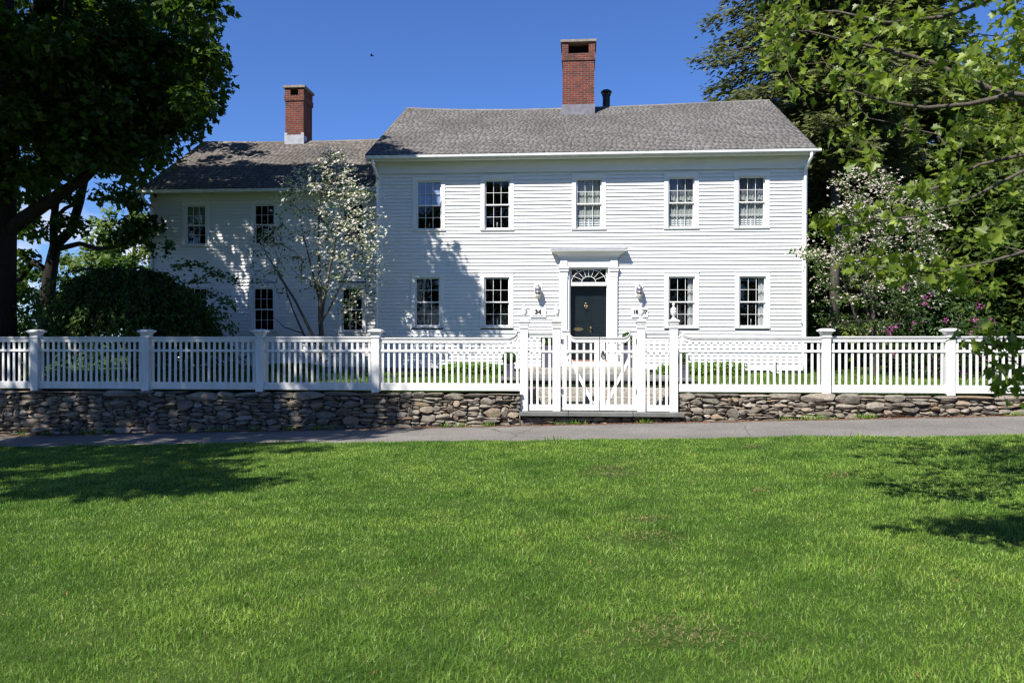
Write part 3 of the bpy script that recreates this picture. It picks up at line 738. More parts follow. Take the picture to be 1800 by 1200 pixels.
obj('verge_board', MB().add([(MX0-.2,EY+.02,EZ-.18),(MX0-.2,RY,RZ-.22),(MX0-.2,RY,RZ-.075),(MX0-.2,EY+.02,EZ-.055),(MX0-.16,EY+.02,EZ-.18),(MX0-.16,RY,RZ-.22),(MX0-.16,RY,RZ-.075),(MX0-.16,EY+.02,EZ-.055)], [(0,1,2,3),(7,6,5,4),(0,4,5,1),(3,2,6,7),(0,3,7,4)]), M['trim'], main_roof)
# soffits, gutters, downspouts
m_ = MB(); m_.box(MX0-.14, MX1+.1, EY+.03, YH-.02, 6.602, 6.64); m_.box(MX0-.14, MX1+.1, EY+.005, EY+.028, 6.56, 6.70); obj('soffit', m_, M['trim'], house)
m_ = MB(); m_.box(WX0-.1, MX0-.03, WEY+.03, YWG-.02, 5.932, 5.96); m_.box(WX0-.1, MX0-.03, WEY+.005, WEY+.028, 5.89, 5.985); obj('soffit', m_, M['trim'], house)
def gutter(x0, x1, ye, zt, brackets=True):
    pr = [(0,0),(-.012,-.03),(-.055,-.06),(-.10,-.07),(-.12,-.05),(-.125,-.015),(-.13,0),(-.118,0),(-.112,-.02),(-.10,-.055),(-.06,-.048),(-.02,-.02),(-.008,0)]
    gt = obj('gutter', MB().prism_yz([(ye+.0+a*1.0, zt+b*1.25) for a, b in pr], x0, x1), M['gutter'], house)
    if brackets:
        bm_ = MB(); n = int((x1-x0)/.78)
        for i in range(n): X = x0+.3+i*.78; bm_.box(X-.012, X+.012, ye-.128, ye+.06, zt+.002, zt+.012); bm_.box(X-.012, X+.012, ye+.03, ye+.05, zt+.012, zt+.05)
        obj('gutter_bracket', bm_, M['gutter'], gt)
    return gt
gutter(MX0-.16, MX1+.22, EY+.004, EZ-.015); gutter(WX0-.16, MX0-.26, WEY+.004, WEZ-.015)
def downspout(X, yg, zt, yw, xe, zb_=.8):
    return obj('downspout', MB().tube([(X, yg, zt), (X, yg, zt-.14), (X+(xe-X)*.5, (yg+yw)/2, zt-.26), (xe, yw, zt-.40), (xe, yw, zt-.6), (xe, yw, zb_+.3), (xe, yw, zb_)], .042, 10), M['gutter'], house, smooth=True)
downspout(MX1-.02, EY-.055, EZ-.09, YH-.075, MX1-.075); downspout(MX0+.02, EY-.055, EZ-.09, YH-.075, MX0+.05); downspout(WX0+.0, WEY-.055, WEZ-.09, YWG-.075, WX0+.05)
# chimneys
def chimney(xc, w, yf, d, zb_, zt, top, corb, flash, opening, flz, slab_mat):
    x0, x1 = xc-w/2, xc+w/2; y1 = yf+d
    zc = zt-corb
    m_ = MB(); m_.box(x0, x1, yf, y1, zb_, zc)
    e = .03; pier = (w+2*e-opening)/2; zo = zt-top
    m_.box(x0-e, x1+e, yf-e, y1+e, zc, zo)
    m_.box(x0-e+.02, x0-e+pier, yf-e+.012, yf+.25, zo, zt); m_.box(x1+e-pier, x1+e-.02, yf-e+.012, yf+.25, zo, zt)
    m_.box(x0-e+.02, x0-e+pier, y1-.25, y1+e-.012, zo, zt); m_.box(x1+e-pier, x1+e-.02, y1-.25, y1+e-.012, zo, zt)
    m_.box(x0-e+.03, x0+.12, yf+.252, y1-.252, zo, zt); m_.box(x1-.12, x1+e-.03, yf+.252, y1-.252, zo, zt)
    ch = obj('chimney', m_, M['brick'], main_roof if xc > -6 else wing_roof)
    obj('cap_slab', MB().box(x0-e-.035, x1+e+.035, yf-e-.035, y1+e+.035, zt+.001, zt+.085), M[slab_mat], ch, bevel=.01)
    obj('flue', MB().box(x0+.125, x1-.125, yf+.3, y1-.3, zo-.2, zt-.06), M['soot'], ch)
    f = MB(); f.box(x0-.02, x1+.02, yf-.02, yf-.001, flz[0], flz[1]); f.box(x0-.021, x0-.001, yf, y1, flz[0], flz[1]-.02); f.box(x1+.001, x1+.021, yf, yf+.3, flz[0], flz[1]-.02)
    if flash == 'zinc': f.box(x0-.024, x0+.08, yf-.024, yf-.02, flz[1], flz[1]+.07); f.box(x1-.08, x1+.024, yf-.024, yf-.02, flz[1], flz[1]+.07)
    obj('flashing', f, M[flash], ch)
    return ch
YC = 26.0
chimney((AX(987, YC)+AX(1043, YC))/2, AX(1043, YC)-AX(987, YC), YC, 1.0, 8.2, float(at(1014, 75, YC)[2]), .36, .58, 'lead', .66, (8.70, float(at(1014, 184, YC)[2])), 'capstone')
YC2 = 26.05
chimney((AX(500, YC2)+AX(532, YC2))/2, AX(532, YC2)-AX(500, YC2), YC2, .86, 7.5, float(at(515, 157, YC2)[2]), .24, .42, 'zinc', .27, (8.15, float(at(515, 239, YC2)[2])), 'capstone')
xv = AX(1064, 27.3)
m_ = MB().lathe(xv, 27.3, [(.125, 8.6), (.125, 9.95), (.15, 9.96), (.15, 10.0), (.12, 10.0)], 20)
vent = obj('stove_pipe', m_, M['blackmetal'], main_roof, smooth=False)
obj('pipe_cap', MB().lathe(xv, 27.3, [(.10, 10.03), (.185, 10.05), (.185, 10.10), (.12, 10.15), (.02, 10.165)], 20), M['blackmetal'], vent)
bb = MB()
for a in (.5, 2.2, 3.9, 5.5): bb.box(xv+.11*math.cos(a)-.012, xv+.11*math.cos(a)+.012, 27.3+.11*math.sin(a)-.012, 27.3+.11*math.sin(a)+.012, 9.97, 10.055)
obj('cap_strut', bb, M['brass'], vent)

# the front entrance
ent = obj('door_surround', MB().box(DX0+.045, AX(1000.5, YH), YH-.05, YH+.05, 1.06, 3.80).box(AX(1068, YH), DX1-.045, YH-.05, YH+.05, 1.06, 3.80).box(AX(1000.5, YH), AX(1068, YH), YH-.05, YH+.05, 3.60, 3.80), M['trim'], house, bevel=.004)
PW = .20
for X in (DX0+.165, DX1-.165):
    m_ = MB()
    m_.box(X-PW/2, X+PW/2, YH-.09, YH-.051, 1.3, 3.36)
    for j in range(5): xx = X-PW/2+.02+j*.04; m_.box(xx-.011+.0, xx+.011, YH-.098, YH-.0901, 1.4, 3.25)
    m_.box(X-PW/2-.02, X+PW/2+.02, YH-.12, YH-.051, 1.06, 1.3)
    m_.box(X-PW/2-.008, X+PW/2+.008, YH-.10, YH-.051, 3.36, 3.52); m_.box(X-PW/2-.03, X+PW/2+.03, YH-.125, YH-.051, 3.522, 3.60); m_.box(X-PW/2-.045, X+PW/2+.045, YH-.145, YH-.051, 3.602, 3.63)
    m_.box(X-PW/2, X+PW/2, YH-.10, YH-.051, 3.632, 3.87)
    obj('pilaster', m_, M['trim'], ent, bevel=.003)
m_ = MB().box(DX0+.27, DX1-.27, YH-.075, YH-.051, 3.632, 3.87); obj('entablature', m_, M['trim'], ent)
hx0, hx1 = AX(975, 21.65), AX(1093, 21.65)
m_ = MB(); hz = [(3.872, .09, 0), (3.93, .11, .03), (3.98, .16, .09), (4.03, .22, .17), (4.06, .25, .21), (4.062, .28, .245), (4.11, .29, .26)]
vs_ = []; bx0, bx1 = DX0+.06, DX1-.06
for z, o1, o2 in hz: vs_ += [(bx0-o2, YH-o1, z), (bx1+o2, YH-o1, z), (bx1+o2, YH+.04, z), (bx0-o2, YH+.04, z)]
fs_ = []
for i in range(len(hz)-1):
    for e in range(4): fs_.append((i*4+e, i*4+(e+1)%4, i*4+4+(e+1)%4, i*4+4+e))
fs_ += [(3,2,1,0), tuple((len(hz)-1)*4+e for e in range(4))]
hood = obj('door_hood', m_.add(vs_, fs_), M['trim'], ent)
obj('hood_flashing', MB().add([(bx0-.265, YH-.295, 4.112), (bx1+.265, YH-.295, 4.112), (bx1+.2, YH+.03, 4.19), (bx0-.2, YH+.03, 4.19), (bx0-.265, YH-.295, 4.102), (bx1+.265, YH-.295, 4.102)], [(0,1,2,3),(4,5,1,0)]), M['zinc'], hood)
# recessed fanlight and door
fx0, fx1 = AX(1002, YH), AX(1066.5, YH); YD = YH+.22
dz0, dz1 = 1.09, float(at(1034, 502, YH)[2]); fz0, fz1 = float(at(1034, 497, YH)[2]), float(at(1034, 472, YH)[2])
m_ = MB(); m_.box(AX(1000.5, YH)-.02, fx0+.01, YH+.051, YD+.1, 1.06, 3.6); m_.box(fx1-.01, AX(1068, YH)+.02, YH+.051, YD+.1, 1.06, 3.6); m_.box(fx0+.01, fx1-.01, YH+.02, YD+.1, dz1, fz0); m_.box(fx0+.01, fx1-.01, YH-.02, YD+.1, fz1, 3.6)
obj('door_frame', m_, M['trim'], ent)
obj('threshold', MB().box(fx0-.05, fx1+.05, YH-.12, YD+.05, 1.057, 1.09), M['terracotta'], ent, bevel=.005)
xc = (fx0+fx1)/2; hw = (fx1-fx0)/2-.01
fan = MB(); yf0, yf1 = YH+.03, YH+.06
def arc(mb, r, n=28, w=.0065, ry=None):
    ry = ry or r
    for i in range(n):
        a, b = PI*i/n, PI*(i+1)/n; q = [(xc+(r-w)*math.cos(a), fz0+.02+(ry-w)*math.sin(a)), (xc+(r+w)*math.cos(a), fz0+.02+(ry+w)*math.sin(a)), (xc+(r+w)*math.cos(b), fz0+.02+(ry+w)*math.sin(b)), (xc+(r-w)*math.cos(b), fz0+.02+(ry-w)*math.sin(b))]
        mb.prism_xz(q[::-1], yf0, yf1)
H = fz1-fz0-.03
arc(fan, hw-.02, ry=H-.01); arc(fan, .19, ry=.16)
for k in range(1, 8):
    a = PI*k/8; c_, s_ = math.cos(a), math.sin(a)
    far = min((hw)/max(1e-3, abs(c_)), H/max(1e-3, s_)); q0 = (xc+.19*c_, fz0+.02+.16*s_); q1 = (xc+far*c_*.99, fz0+.02+far*s_*.97); nx_, nz_ = -s_*.0055, c_*.0055
    fan.prism_xz([(q0[0]+nx_,q0[1]+nz_),(q1[0]+nx_,q1[1]+nz_),(q1[0]-nx_,q1[1]-nz_),(q0[0]-nx_,q0[1]-nz_)], yf0+.003, yf1-.003)
fan.box(fx0+.01, fx1-.01, yf0-.002, yf1+.002, fz0, fz0+.02); fan.box(fx0+.01, fx1-.01, yf0-.002, yf1+.002, fz1-.02, fz1); fan.box(fx0+.01, fx0+.03, yf0-.002, yf1+.002, fz0+.02, fz1-.02); fan.box(fx1-.03, fx1-.01, yf0-.002, yf1+.002, fz0+.02, fz1-.02)
fl = obj('fanlight', fan, M['trim'], house)
obj('pane', MB().add([(fx0+.01,YH+.045,fz0),(fx1-.01,YH+.045,fz0),(fx1-.01,YH+.048,fz1),(fx0+.01,YH+.048,fz1)], [(0,1,2,3)]), M['glass'], fl)
obj('lining', MB().box(fx0+.012, fx1-.012, YD-.02, YD+.0, fz0+.002, fz1-.002), M['soot'], fl)
dm = MB(); dm.box(fx0+.012, fx1-.012, YD, YD+.05, dz0, dz1-.002)
dw = fx1-fx0-.024
def panel(xa, xb, za, zb):
    w = .028
    dm.box(xa, xb, YD-.012, YD-.0005, za, za+w); dm.box(xa, xb, YD-.012, YD-.0005, zb-w, zb); dm.box(xa, xa+w, YD-.012, YD-.0005, za+w, zb-w); dm.box(xb-w, xb, YD-.012, YD-.0005, za+w, zb-w)
    dm.box(xa+w+.03, xb-w-.03, YD-.008, YD-.0005, za+w+.03, zb-w-.03)
dzz = lambda py: float(at(1034, py, YD)[2])
for sgn in (0, 1):
    xa = fx0+.09+sgn*(dw/2-.02); xb = xa+dw/2-.14
    panel(xa, xb, dzz(568), dzz(512)); panel(xa, xb, dzz(585), dzz(573)); panel(xa, xb, dzz(628), dzz(592))
dm.box(xc-.012, xc+.012, YD-.014, YD-.0005, dz0, dz1-.002)
door = obj('front_door', dm, M['door'], house)
kz = dzz(538); kx = AX(1029.5, YD)
m_ = MB().lathe(kx, YD-.02, [(.018, kz+.05), (.026, kz+.06), (.026, kz+.085), (.014, kz+.10)], 12); m_.tube([(kx-.02, YD-.03, kz+.055), (kx-.032, YD-.05, kz-.01), (kx-.02, YD-.055, kz-.055), (kx, YD-.058, kz-.075), (kx+.02, YD-.055, kz-.055), (kx+.032, YD-.05, kz-.01), (kx+.02, YD-.03, kz+.055)], [.008,.01,.012,.018,.012,.01,.008], 8)
obj('knocker', m_, M['brass'], door, smooth=True)
kz = dzz(576); kx = AX(1038, YD)
kn = MB()
for r, y in ((.0,0),): pass
ring = []
prof = [(.034, 0), (.034, -.008), (.012, -.012), (.012, -.035), (.03, -.045), (.033, -.06), (.026, -.075), (.004, -.08)]
V = []; F = []; n = 16
for r, y in prof:
    for i in range(n): V.append((kx+r*math.cos(2*PI*i/n), YD-.012+y, kz+r*math.sin(2*PI*i/n)))
for j in range(len(prof)-1):
    for i in range(n): F.append((j*n+i, (j+1)*n+i, (j+1)*n+(i+1)%n, j*n+(i+1)%n))
F.append(tuple((len(prof)-1)*n+i for i in range(n)))
obj('door_knob', kn.add(V, F), M['brass'], door, smooth=True)
mz = dzz(578.5); mxx = AX(1016.5, YD); V = [(mxx+.135*math.cos(2*PI*i/28), YD-.016, mz+.052*math.sin(2*PI*i/28)) for i in range(28)]; V += [(x, YD-.0006, z) for x, _, z in V]
obj('letter_plate', MB().add(V, [tuple(range(28))] + [(i, i+28, (i+1)%28+28, (i+1)%28) for i in range(28)]), M['brass'], door)
kz = dzz(613); obj('key_plate', MB().box(kx-.018, kx+.018, YD-.018, YD-.0145, dzz(584), dzz(580)), M['brass'], door)
house.rotation_euler.y = .0035

# wall lanterns
def lantern(px, label):
    X = AX(px, YH); zt = float(at(px, 505, YH)[2]); zb_ = float(at(px, 524, YH)[2]); y = YH-.16
    t = thing('wall_lantern', (X, YH-.02, zb_), label, 'wall lamp', 'lanterns beside the front door')
    obj('mounting_block', MB().box(X-.11, X+.11, YH-.045, YH-.0, zb_+.04, zt+.10), M['trim'], t, bevel=.005)
    m_ = MB().lathe(X, y, [(.105, zt-.16), (.11, zt-.15), (.09, zt-.12), (.088, zt-.04), (.07, zt+.0), (.04, zt+.03), (.012, zt+.045), (.012, zt+.075), (.003, zt+.085)], 16); m_.box(X-.02, X+.02, y, YH-.046, zt-.12, zt-.08)
    obj('lamp_hood', m_, M['pewter'], t, smooth=False)
    obj('lamp_glass', MB().lathe(X, y, [(.03, zb_-.02), (.06, zb_+.01), (.075, zb_+.08), (.075, zt-.161)], 16), M['frosted'], t, smooth=True)
lantern(946.5, 'pewter wall lantern on the siding above the number 34 plaque'); lantern(1123.5, 'pewter wall lantern on the siding above the plaque dated in the eighteen hundreds')

# plaques
def text(body, size, x, y, z, m, parent, bold, name, spc=1.0):
    cu = bpy.data.curves.new(name, 'FONT'); cu.body = body; cu.size = size; cu.align_x = 'CENTER'; cu.align_y = 'CENTER'; cu.extrude = .0015; cu.offset = bold; cu.space_character = spc
    tmp = bpy.data.objects.new(name, cu); C.objects.link(tmp)
    me = bpy.data.meshes.new_from_object(tmp.evaluated_get(bpy.context.evaluated_depsgraph_get()))
    bpy.data.objects.remove(tmp); me.name = name
    co = np.zeros(len(me.vertices)*3, np.float32); me.vertices.foreach_get('co', co); co = co.reshape(-1, 3)
    b = base_of(parent); V = np.stack([co[:,0]+x-b.x, y-co[:,2]-b.y, co[:,1]+z-b.z], 1).astype(np.float32); me.vertices.foreach_set('co', V.ravel()); me.update()
    me.materials.clear(); return link(name, me, m, parent)
def plaque(px0, px1, py0, py1, main, sub, label):
    x0, x1 = AX(px0, YH), AX(px1, YH); z1, z0 = float(at(px0, py0, YH)[2]), float(at(px0, py1, YH)[2]); y = YH-.06
    t = thing('house_plaque', ((x0+x1)/2, YH-.02, z0), label, 'sign', 'plaques beside the front door')
    obj('board', MB().box(x0, x1, y, YH-.012, z0, z1), M['plaque'], t, bevel=.004)
    if len(main) > 2:
        for q, px in ((main[:2], 1117), (main[2:], 1132.5)): text(q, .145, AX(px, YH), y-.003, z0+(z1-z0)*.62, M['ink'], t, .009, 'lettering')
    else: text(main, .165 if len(main) < 3 else .145, (x0+x1)/2, y-.003, z0+(z1-z0)*.62, M['ink'], t, .010, 'lettering', 1.28 if len(main) > 2 else 1.05)
    if sub: text(sub, .055, (x0+x1)/2, y-.003, z0+(z1-z0)*.2, M['inkgrey'], t, .001, 'small_lettering')
plaque(932, 960, 543, 558, '34', 'South Street', 'white wooden plaque reading 34 under a lantern'); plaque(1110, 1138.5, 543, 558, '1807', None, 'white wooden plaque with a date partly hidden by a gate post urn')

# ------------------------------------------------------------------ fences
YF = 16.0
RAIL_T, RAIL_B = 1.675, 1.60; MID_T, MID_B = 1.435, 1.385; BOT_T, BOT_B = .755, .605
def swoop(xa, xb, za, zb, n=14):
    """ogee rise from (xa,za) to (xb,zb)"""
    pts = []
    for i in range(n+1):
        t = i/n; pts.append((xa+(xb-xa)*t, za+(zb-za)*(1-math.cos(t*PI/2))**1.0 if True else 0))
    return pts
def make_panel(parent, x0, x1, zt=RAIL_T, mid=(MID_B, MID_T), bot=(BOT_B, BOT_T), curve=None, mat='fence', sp=.1195):
    n = max(2, int(round((x1-x0)/sp))); m_ = MB(); rr = random.Random(int(x0*100))
    top = [(x0, zt), (x1, zt)] if curve is None else curve
    def ztop(x):
        for (a, za), (b, zb) in zip(top[:-1], top[1:]):
            if min(a,b)-1e-6 <= x <= max(a,b)+1e-6: return za+(zb-za)*(0 if a == b else (x-a)/(b-a))
        return zt
    for i in range(n):
        x = x0+(x1-x0)*(i+.5)/n + rr.uniform(-.003, .003); w = .0235
        m_.add([(x-w, YF-.012, bot[1]-.01), (x+w, YF-.012, bot[1]-.01), (x+w, YF+.012, bot[1]-.01), (x-w, YF+.012, bot[1]-.01)] + [(x+a+.0, YF+b, ztop(x)-.05) for x in (x+rr.uniform(-.004,.004),) for a, b in ((-w,-.012),(w,-.012),(w,.012),(-w,.012))], [(0,3,2,1),(4,5,6,7),(0,1,5,4),(1,2,6,5),(2,3,7,6),(3,0,4,7)])
    p = obj('fence_panel', m_, M[mat], parent)
    tr = MB(); tr.ribbon_xz(top, .085, YF-.026, YF+.026); tr.ribbon_xz([(a, b+.026) for a, b in top], .024, YF-.05, YF+.05)
    tr.ribbon_xz([(a, b-.0005) for a, b in top], .022, YF-.038, YF+.038)
    obj('top_rail', tr, M[mat], p)
    obj('middle_rail', MB().box(x0, x1, YF-.03, YF+.03, mid[0], mid[1]), M[mat], p, bevel=.005)
    obj('bottom_board', MB().box(x0, x1, YF-.03, YF+.03, bot[0], bot[1]), M[mat], p, bevel=.004)
    return p
def make_post(parent, X, zb, zcap, capw, sw=.16, mat='fence', name='fence_post', urn=False):
    m_ = MB().box(X-sw/2, X+sw/2, YF-sw/2, YF+sw/2, zb, zcap-.12)
    p = obj(name, m_, M[mat], parent, bevel=.006)
    c = MB(); s = capw/.28
    c.box(X-sw/2-.015, X+sw/2+.015, YF-sw/2-.015, YF+sw/2+.015, zcap-.165, zcap-.13)
    c.frustum(X, YF, zcap-.118, sw+.004, zcap-.085, sw+.03); c.frustum(X, YF, zcap-.085, sw+.03, zcap-.045, capw-.04); c.box(X-capw/2, X+capw/2, YF-capw/2, YF+capw/2, zcap-.0445, zcap-.012); c.frustum(X, YF, zcap-.0115, capw-.02, zcap+.012, capw-.12)
    obj('post_cap', c, M[mat], p, bevel=.003)
    if urn:
        z = zcap+.012
        u = MB().frustum(X, YF, z, .11, z+.03, .05); u.lathe(X, YF, [(.03,z+.028),(.018,z+.045),(.022,z+.06),(.045,z+.085),(.06,z+.125),(.063,z+.165),(.058,z+.185),(.066,z+.192),(.064,z+.203),(.04,z+.215),(.022,z+.24),(.014,z+.262),(.026,z+.275),(.031,z+.294),(.024,z+.312),(.004,z+.322)], 20)
        obj('urn_finial', u, M['urn'], p, smooth=True)
    return p
def arc_rise(xa, xb, za, zb, n=12):
    """quarter curve: flat at xa, steep near xb"""
    return [(xa+(xb-xa)*math.sin(i/n*PI/2), za+(zb-za)*(1-math.cos(i/n*PI/2))) for i in range(n+1)]
GP = [AX(p, YF) for p in (921.5, 978.5, 1127, 1184)]
LP = [AX(661, YF), AX(458, YF), AX(258, YF), AX(64, YF), -13.96, -16.41]
RP = [AX(1451.5, YF), AX(1669, YF), 9.42, 11.75, 14.1]
ZGC = 2.03; hwp = .081
fl_ = thing('picket_fence', ((LP[0]), YF, .56), 'white picket fence on the stone wall left of the gates, half in tree shade', 'fence')
for x in LP: make_post(fl_, x, .56, 1.84, .28)
for x in GP[:2]: make_post(fl_, x, .205, ZGC, .225, .16, 'fence', 'gate_post', True)
LPs = LP[::-1]
for a, b in zip(LPs[:-1], LPs[1:]): make_panel(fl_, a+hwp, b-hwp)
a, b = LP[0]+hwp, GP[0]-hwp
make_panel(fl_, a, b, curve=[(a, RAIL_T-.02)] + arc_rise(b-.26, b-.06, RAIL_T-.02, 1.80) + [(b, 1.80)])
make_panel(fl_, GP[0]+hwp, GP[1]-hwp, 1.765, (1.375, 1.42), (.215, .335), None, 'fence', .122)
fr_ = thing('picket_fence', (RP[0], YF, .56), 'white picket fence on the stone wall right of the gates, in full sun', 'fence')
for x in RP: make_post(fr_, x, .56, 1.84, .28)
for x in GP[2:]: make_post(fr_, x, .205, ZGC, .225, .16, 'fence', 'gate_post', True)
for a, b in zip(RP[:-1], RP[1:]): make_panel(fr_, a+hwp, b-hwp)
a, b = GP[3]+hwp, RP[0]-hwp
make_panel(fr_, a, b, curve=([(b, RAIL_T-.01)] + arc_rise(a+.30, a+.07, RAIL_T-.01, 1.79) + [(a, 1.79)])[::-1])
make_panel(fr_, GP[2]+hwp, GP[3]-hwp, 1.765, (1.375, 1.42), (.215, .335), None, 'fence', .122)
# gate leaves
def gate(x0, x1, flip, label, latch):
    """x0 hinge side, x1 meeting side"""
    t = thing('garden_gate', (x0, YF, .21), label, 'gate', 'pair of garden gate leaves')
    s = 1 if x1 > x0 else -1
    zb, zh, zl = .225, 1.805, 1.665; w = abs(x1-x0)
    pts = [(x0, zh), (x0+s*.13, zh)] + [(x0+s*(.13+.13*(1-math.cos(i/12*PI/2))), zh-(zh-zl)*math.sin(i/12*PI/2)) for i in range(1, 13)][:] + [(x1, zl)]
    # smooth hollow curve: steep first, flattening out
    top = pts if s > 0 else pts[::-1]
    m_ = MB(); lo = min(x0, x0+s*.085), max(x0, x0+s*.085); m_.box(lo[0], lo[1], YF-.02, YF+.02, zb, zh-.07)
    lo = min(x1, x1-s*.10), max(x1, x1-s*.10); m_.box(lo[0], lo[1], YF-.02, YF+.02, zb, zl-.07)
    xa, xb = sorted((x0+s*.085, x1-s*.10))
    m_.box(xa, xb, YF-.019, YF+.019, zb, .345)
    fr = obj('gate_frame', m_, M['gatepaint'], t, bevel=.004)
    tr = MB(); tr.ribbon_xz(top, .085, YF-.024, YF+.024); tr.ribbon_xz([(a, b+.022) for a, b in top], .02, YF-.042, YF+.042)
    obj('top_rail', tr, M['gatepaint'], fr)
    obj('middle_rail', MB().box(xa+.001, xb-.001, YF-.024, YF+.024, 1.372, 1.425), M['gatepaint'], t, bevel=.004)
    def zt(x):
        for (a, za), (b, z2) in zip(top[:-1], top[1:]):
            if a-1e-6 <= x <= b+1e-6: return za+(z2-za)*(0 if a == b else (x-a)/(b-a))
        return zl
    m_ = MB(); n = 4
    for i in range(n): x = xa+(xb-xa)*(i+.5)/n*1.0; m_.box(x-.022, x+.022, YF-.012, YF+.012, .34, zt(x)-.06)
    obj('gate_pickets', m_, M['gatepaint'], t)
    h0 = (x0+s*.10, 1.36); h1 = (x1-s*.13, .36); dx, dz = h1[0]-h0[0], h1[1]-h0[1]; L = math.hypot(dx, dz); nx_, nz_ = -dz/L*.03, dx/L*.03
    q = [(h0[0]+nx_,h0[1]+nz_),(h1[0]+nx_,h1[1]+nz_),(h1[0]-nx_,h1[1]-nz_),(h0[0]-nx_,h0[1]-nz_)]
    if s < 0: q = q[::-1]
    obj('brace', MB().prism_xz(q, YF+.0125, YF+.035), M['gatepaint'], t)
    hg = MB()
    for z in (.55, 1.55): hg.box(*sorted((x0-s*.03, x0+s*.02)), YF-.03, YF-.0205, z, z+.10)
    obj('hinge', hg, M['pewter'], t)
    if latch:
        X = x1-s*.05; l = MB(); l.tube([(X+.035*math.cos(a), YF-.045, 1.33+.042*math.sin(a)) for a in np.linspace(0, 2*PI, 17)], .009, 8); l.box(X-.02, X+.02, YF-.05, YF-.0205, 1.36, 1.41)
        obj('latch_ring', l, M['blackmetal'], t)
gm = (AX(1053, YF)+AX(1055.5, YF))/2
gate(GP[1]+hwp+.035, gm-.008, 1, 'left white garden gate leaf with a curved top and brace falling towards the middle', False)
gate(GP[2]-hwp-.005, gm+.008, -1, 'right white garden gate leaf with a curved top and black ring latch', True)

# ------------------------------------------------------------------ vegetation helpers
LEAF = {}
LEAF['rhomb'] = (np.array([(0,0,0),(.36,.5,.09),(0,1,-.05),(-.36,.5,.09)], float), [[0,1,2],[0,2,3]])
LEAF['narrow'] = (np.array([(0,0,0),(.2,.45,.05),(0,1,-.1),(-.2,.45,.05)], float), [[0,1,2],[0,2,3]])
_h = [(.2,-.12),(.17,.06),(.58,.12),(.50,.26),(.62,.44),(.30,.46),(.24,.70),(.15,.68)]
LEAF['maple'] = (np.array([(0,0,0)] + [(x,y,.26*abs(x)-.14*y*y) for x,y in _h] + [(0,1,-.2)] + [(-x,y,.26*abs(x)-.14*y*y) for x,y in _h[::-1]], float), [list(range(10)), [0] + list(range(9, 18))])
_h = [(.10,.12),(.30,.22),(.13,.30),(.34,.44),(.12,.52),(.26,.68),(.08,.76)]
LEAF['frond'] = (np.array([(0,0,0)] + [(x,y,-.05*abs(x)) for x,y in _h] + [(0,1,-.08)] + [(-x,y,-.05*abs(x)) for x,y in _h[::-1]], float), [list(range(9)), [0] + list(range(8, 16))])
LEAF['bract'] = (np.array([((1 if i % 2 == 0 else .3)*math.cos(i*PI/4+.1)*.5, (1 if i % 2 == 0 else .3)*math.sin(i*PI/4+.1)*.5, .10*(i % 2 == 0)) for i in range(8)], float), [[0,1,2,3,4,5,6,7]])
def leaves(rng, pos, nrm, size, shape):
    T, F = LEAF[shape]; n = len(pos); K = len(T)
    nrm = nrm/(np.linalg.norm(nrm, axis=1)[:,None]+1e-9)
    r = rng.normal(size=(n,3)); al = r-(r*nrm).sum(1)[:,None]*nrm; al /= np.linalg.norm(al, axis=1)[:,None]+1e-9
    return leaves_dir(pos, nrm, al, size, shape)
def leaves_dir(pos, nrm, al, size, shape):
    T, F = LEAF[shape]; n = len(pos); K = len(T)
    al = al/(np.linalg.norm(al, axis=1)[:,None]+1e-9); nrm = nrm-(nrm*al).sum(1)[:,None]*al; nrm /= np.linalg.norm(nrm, axis=1)[:,None]+1e-9
    sd = np.cross(al, nrm)
    V = pos[:,None,:] + size[:,None,None]*(T[None,:,0,None]*sd[:,None,:] + T[None,:,1,None]*al[:,None,:] + T[None,:,2,None]*nrm[:,None,:])
    k = np.arange(n)*K
    P = [np.stack([k+i for i in f], 1) for f in F]
    return V.reshape(-1,3), P
def merge(lst):
    o_ = 0; VV = []; PP = {}
    for V, P in lst:
        VV.append(V)
        for p in P: PP.setdefault(p.shape[1], []).append(p+o_)
        o_ += len(V)
    return np.concatenate(VV), [np.concatenate(v) for v in PP.values()]

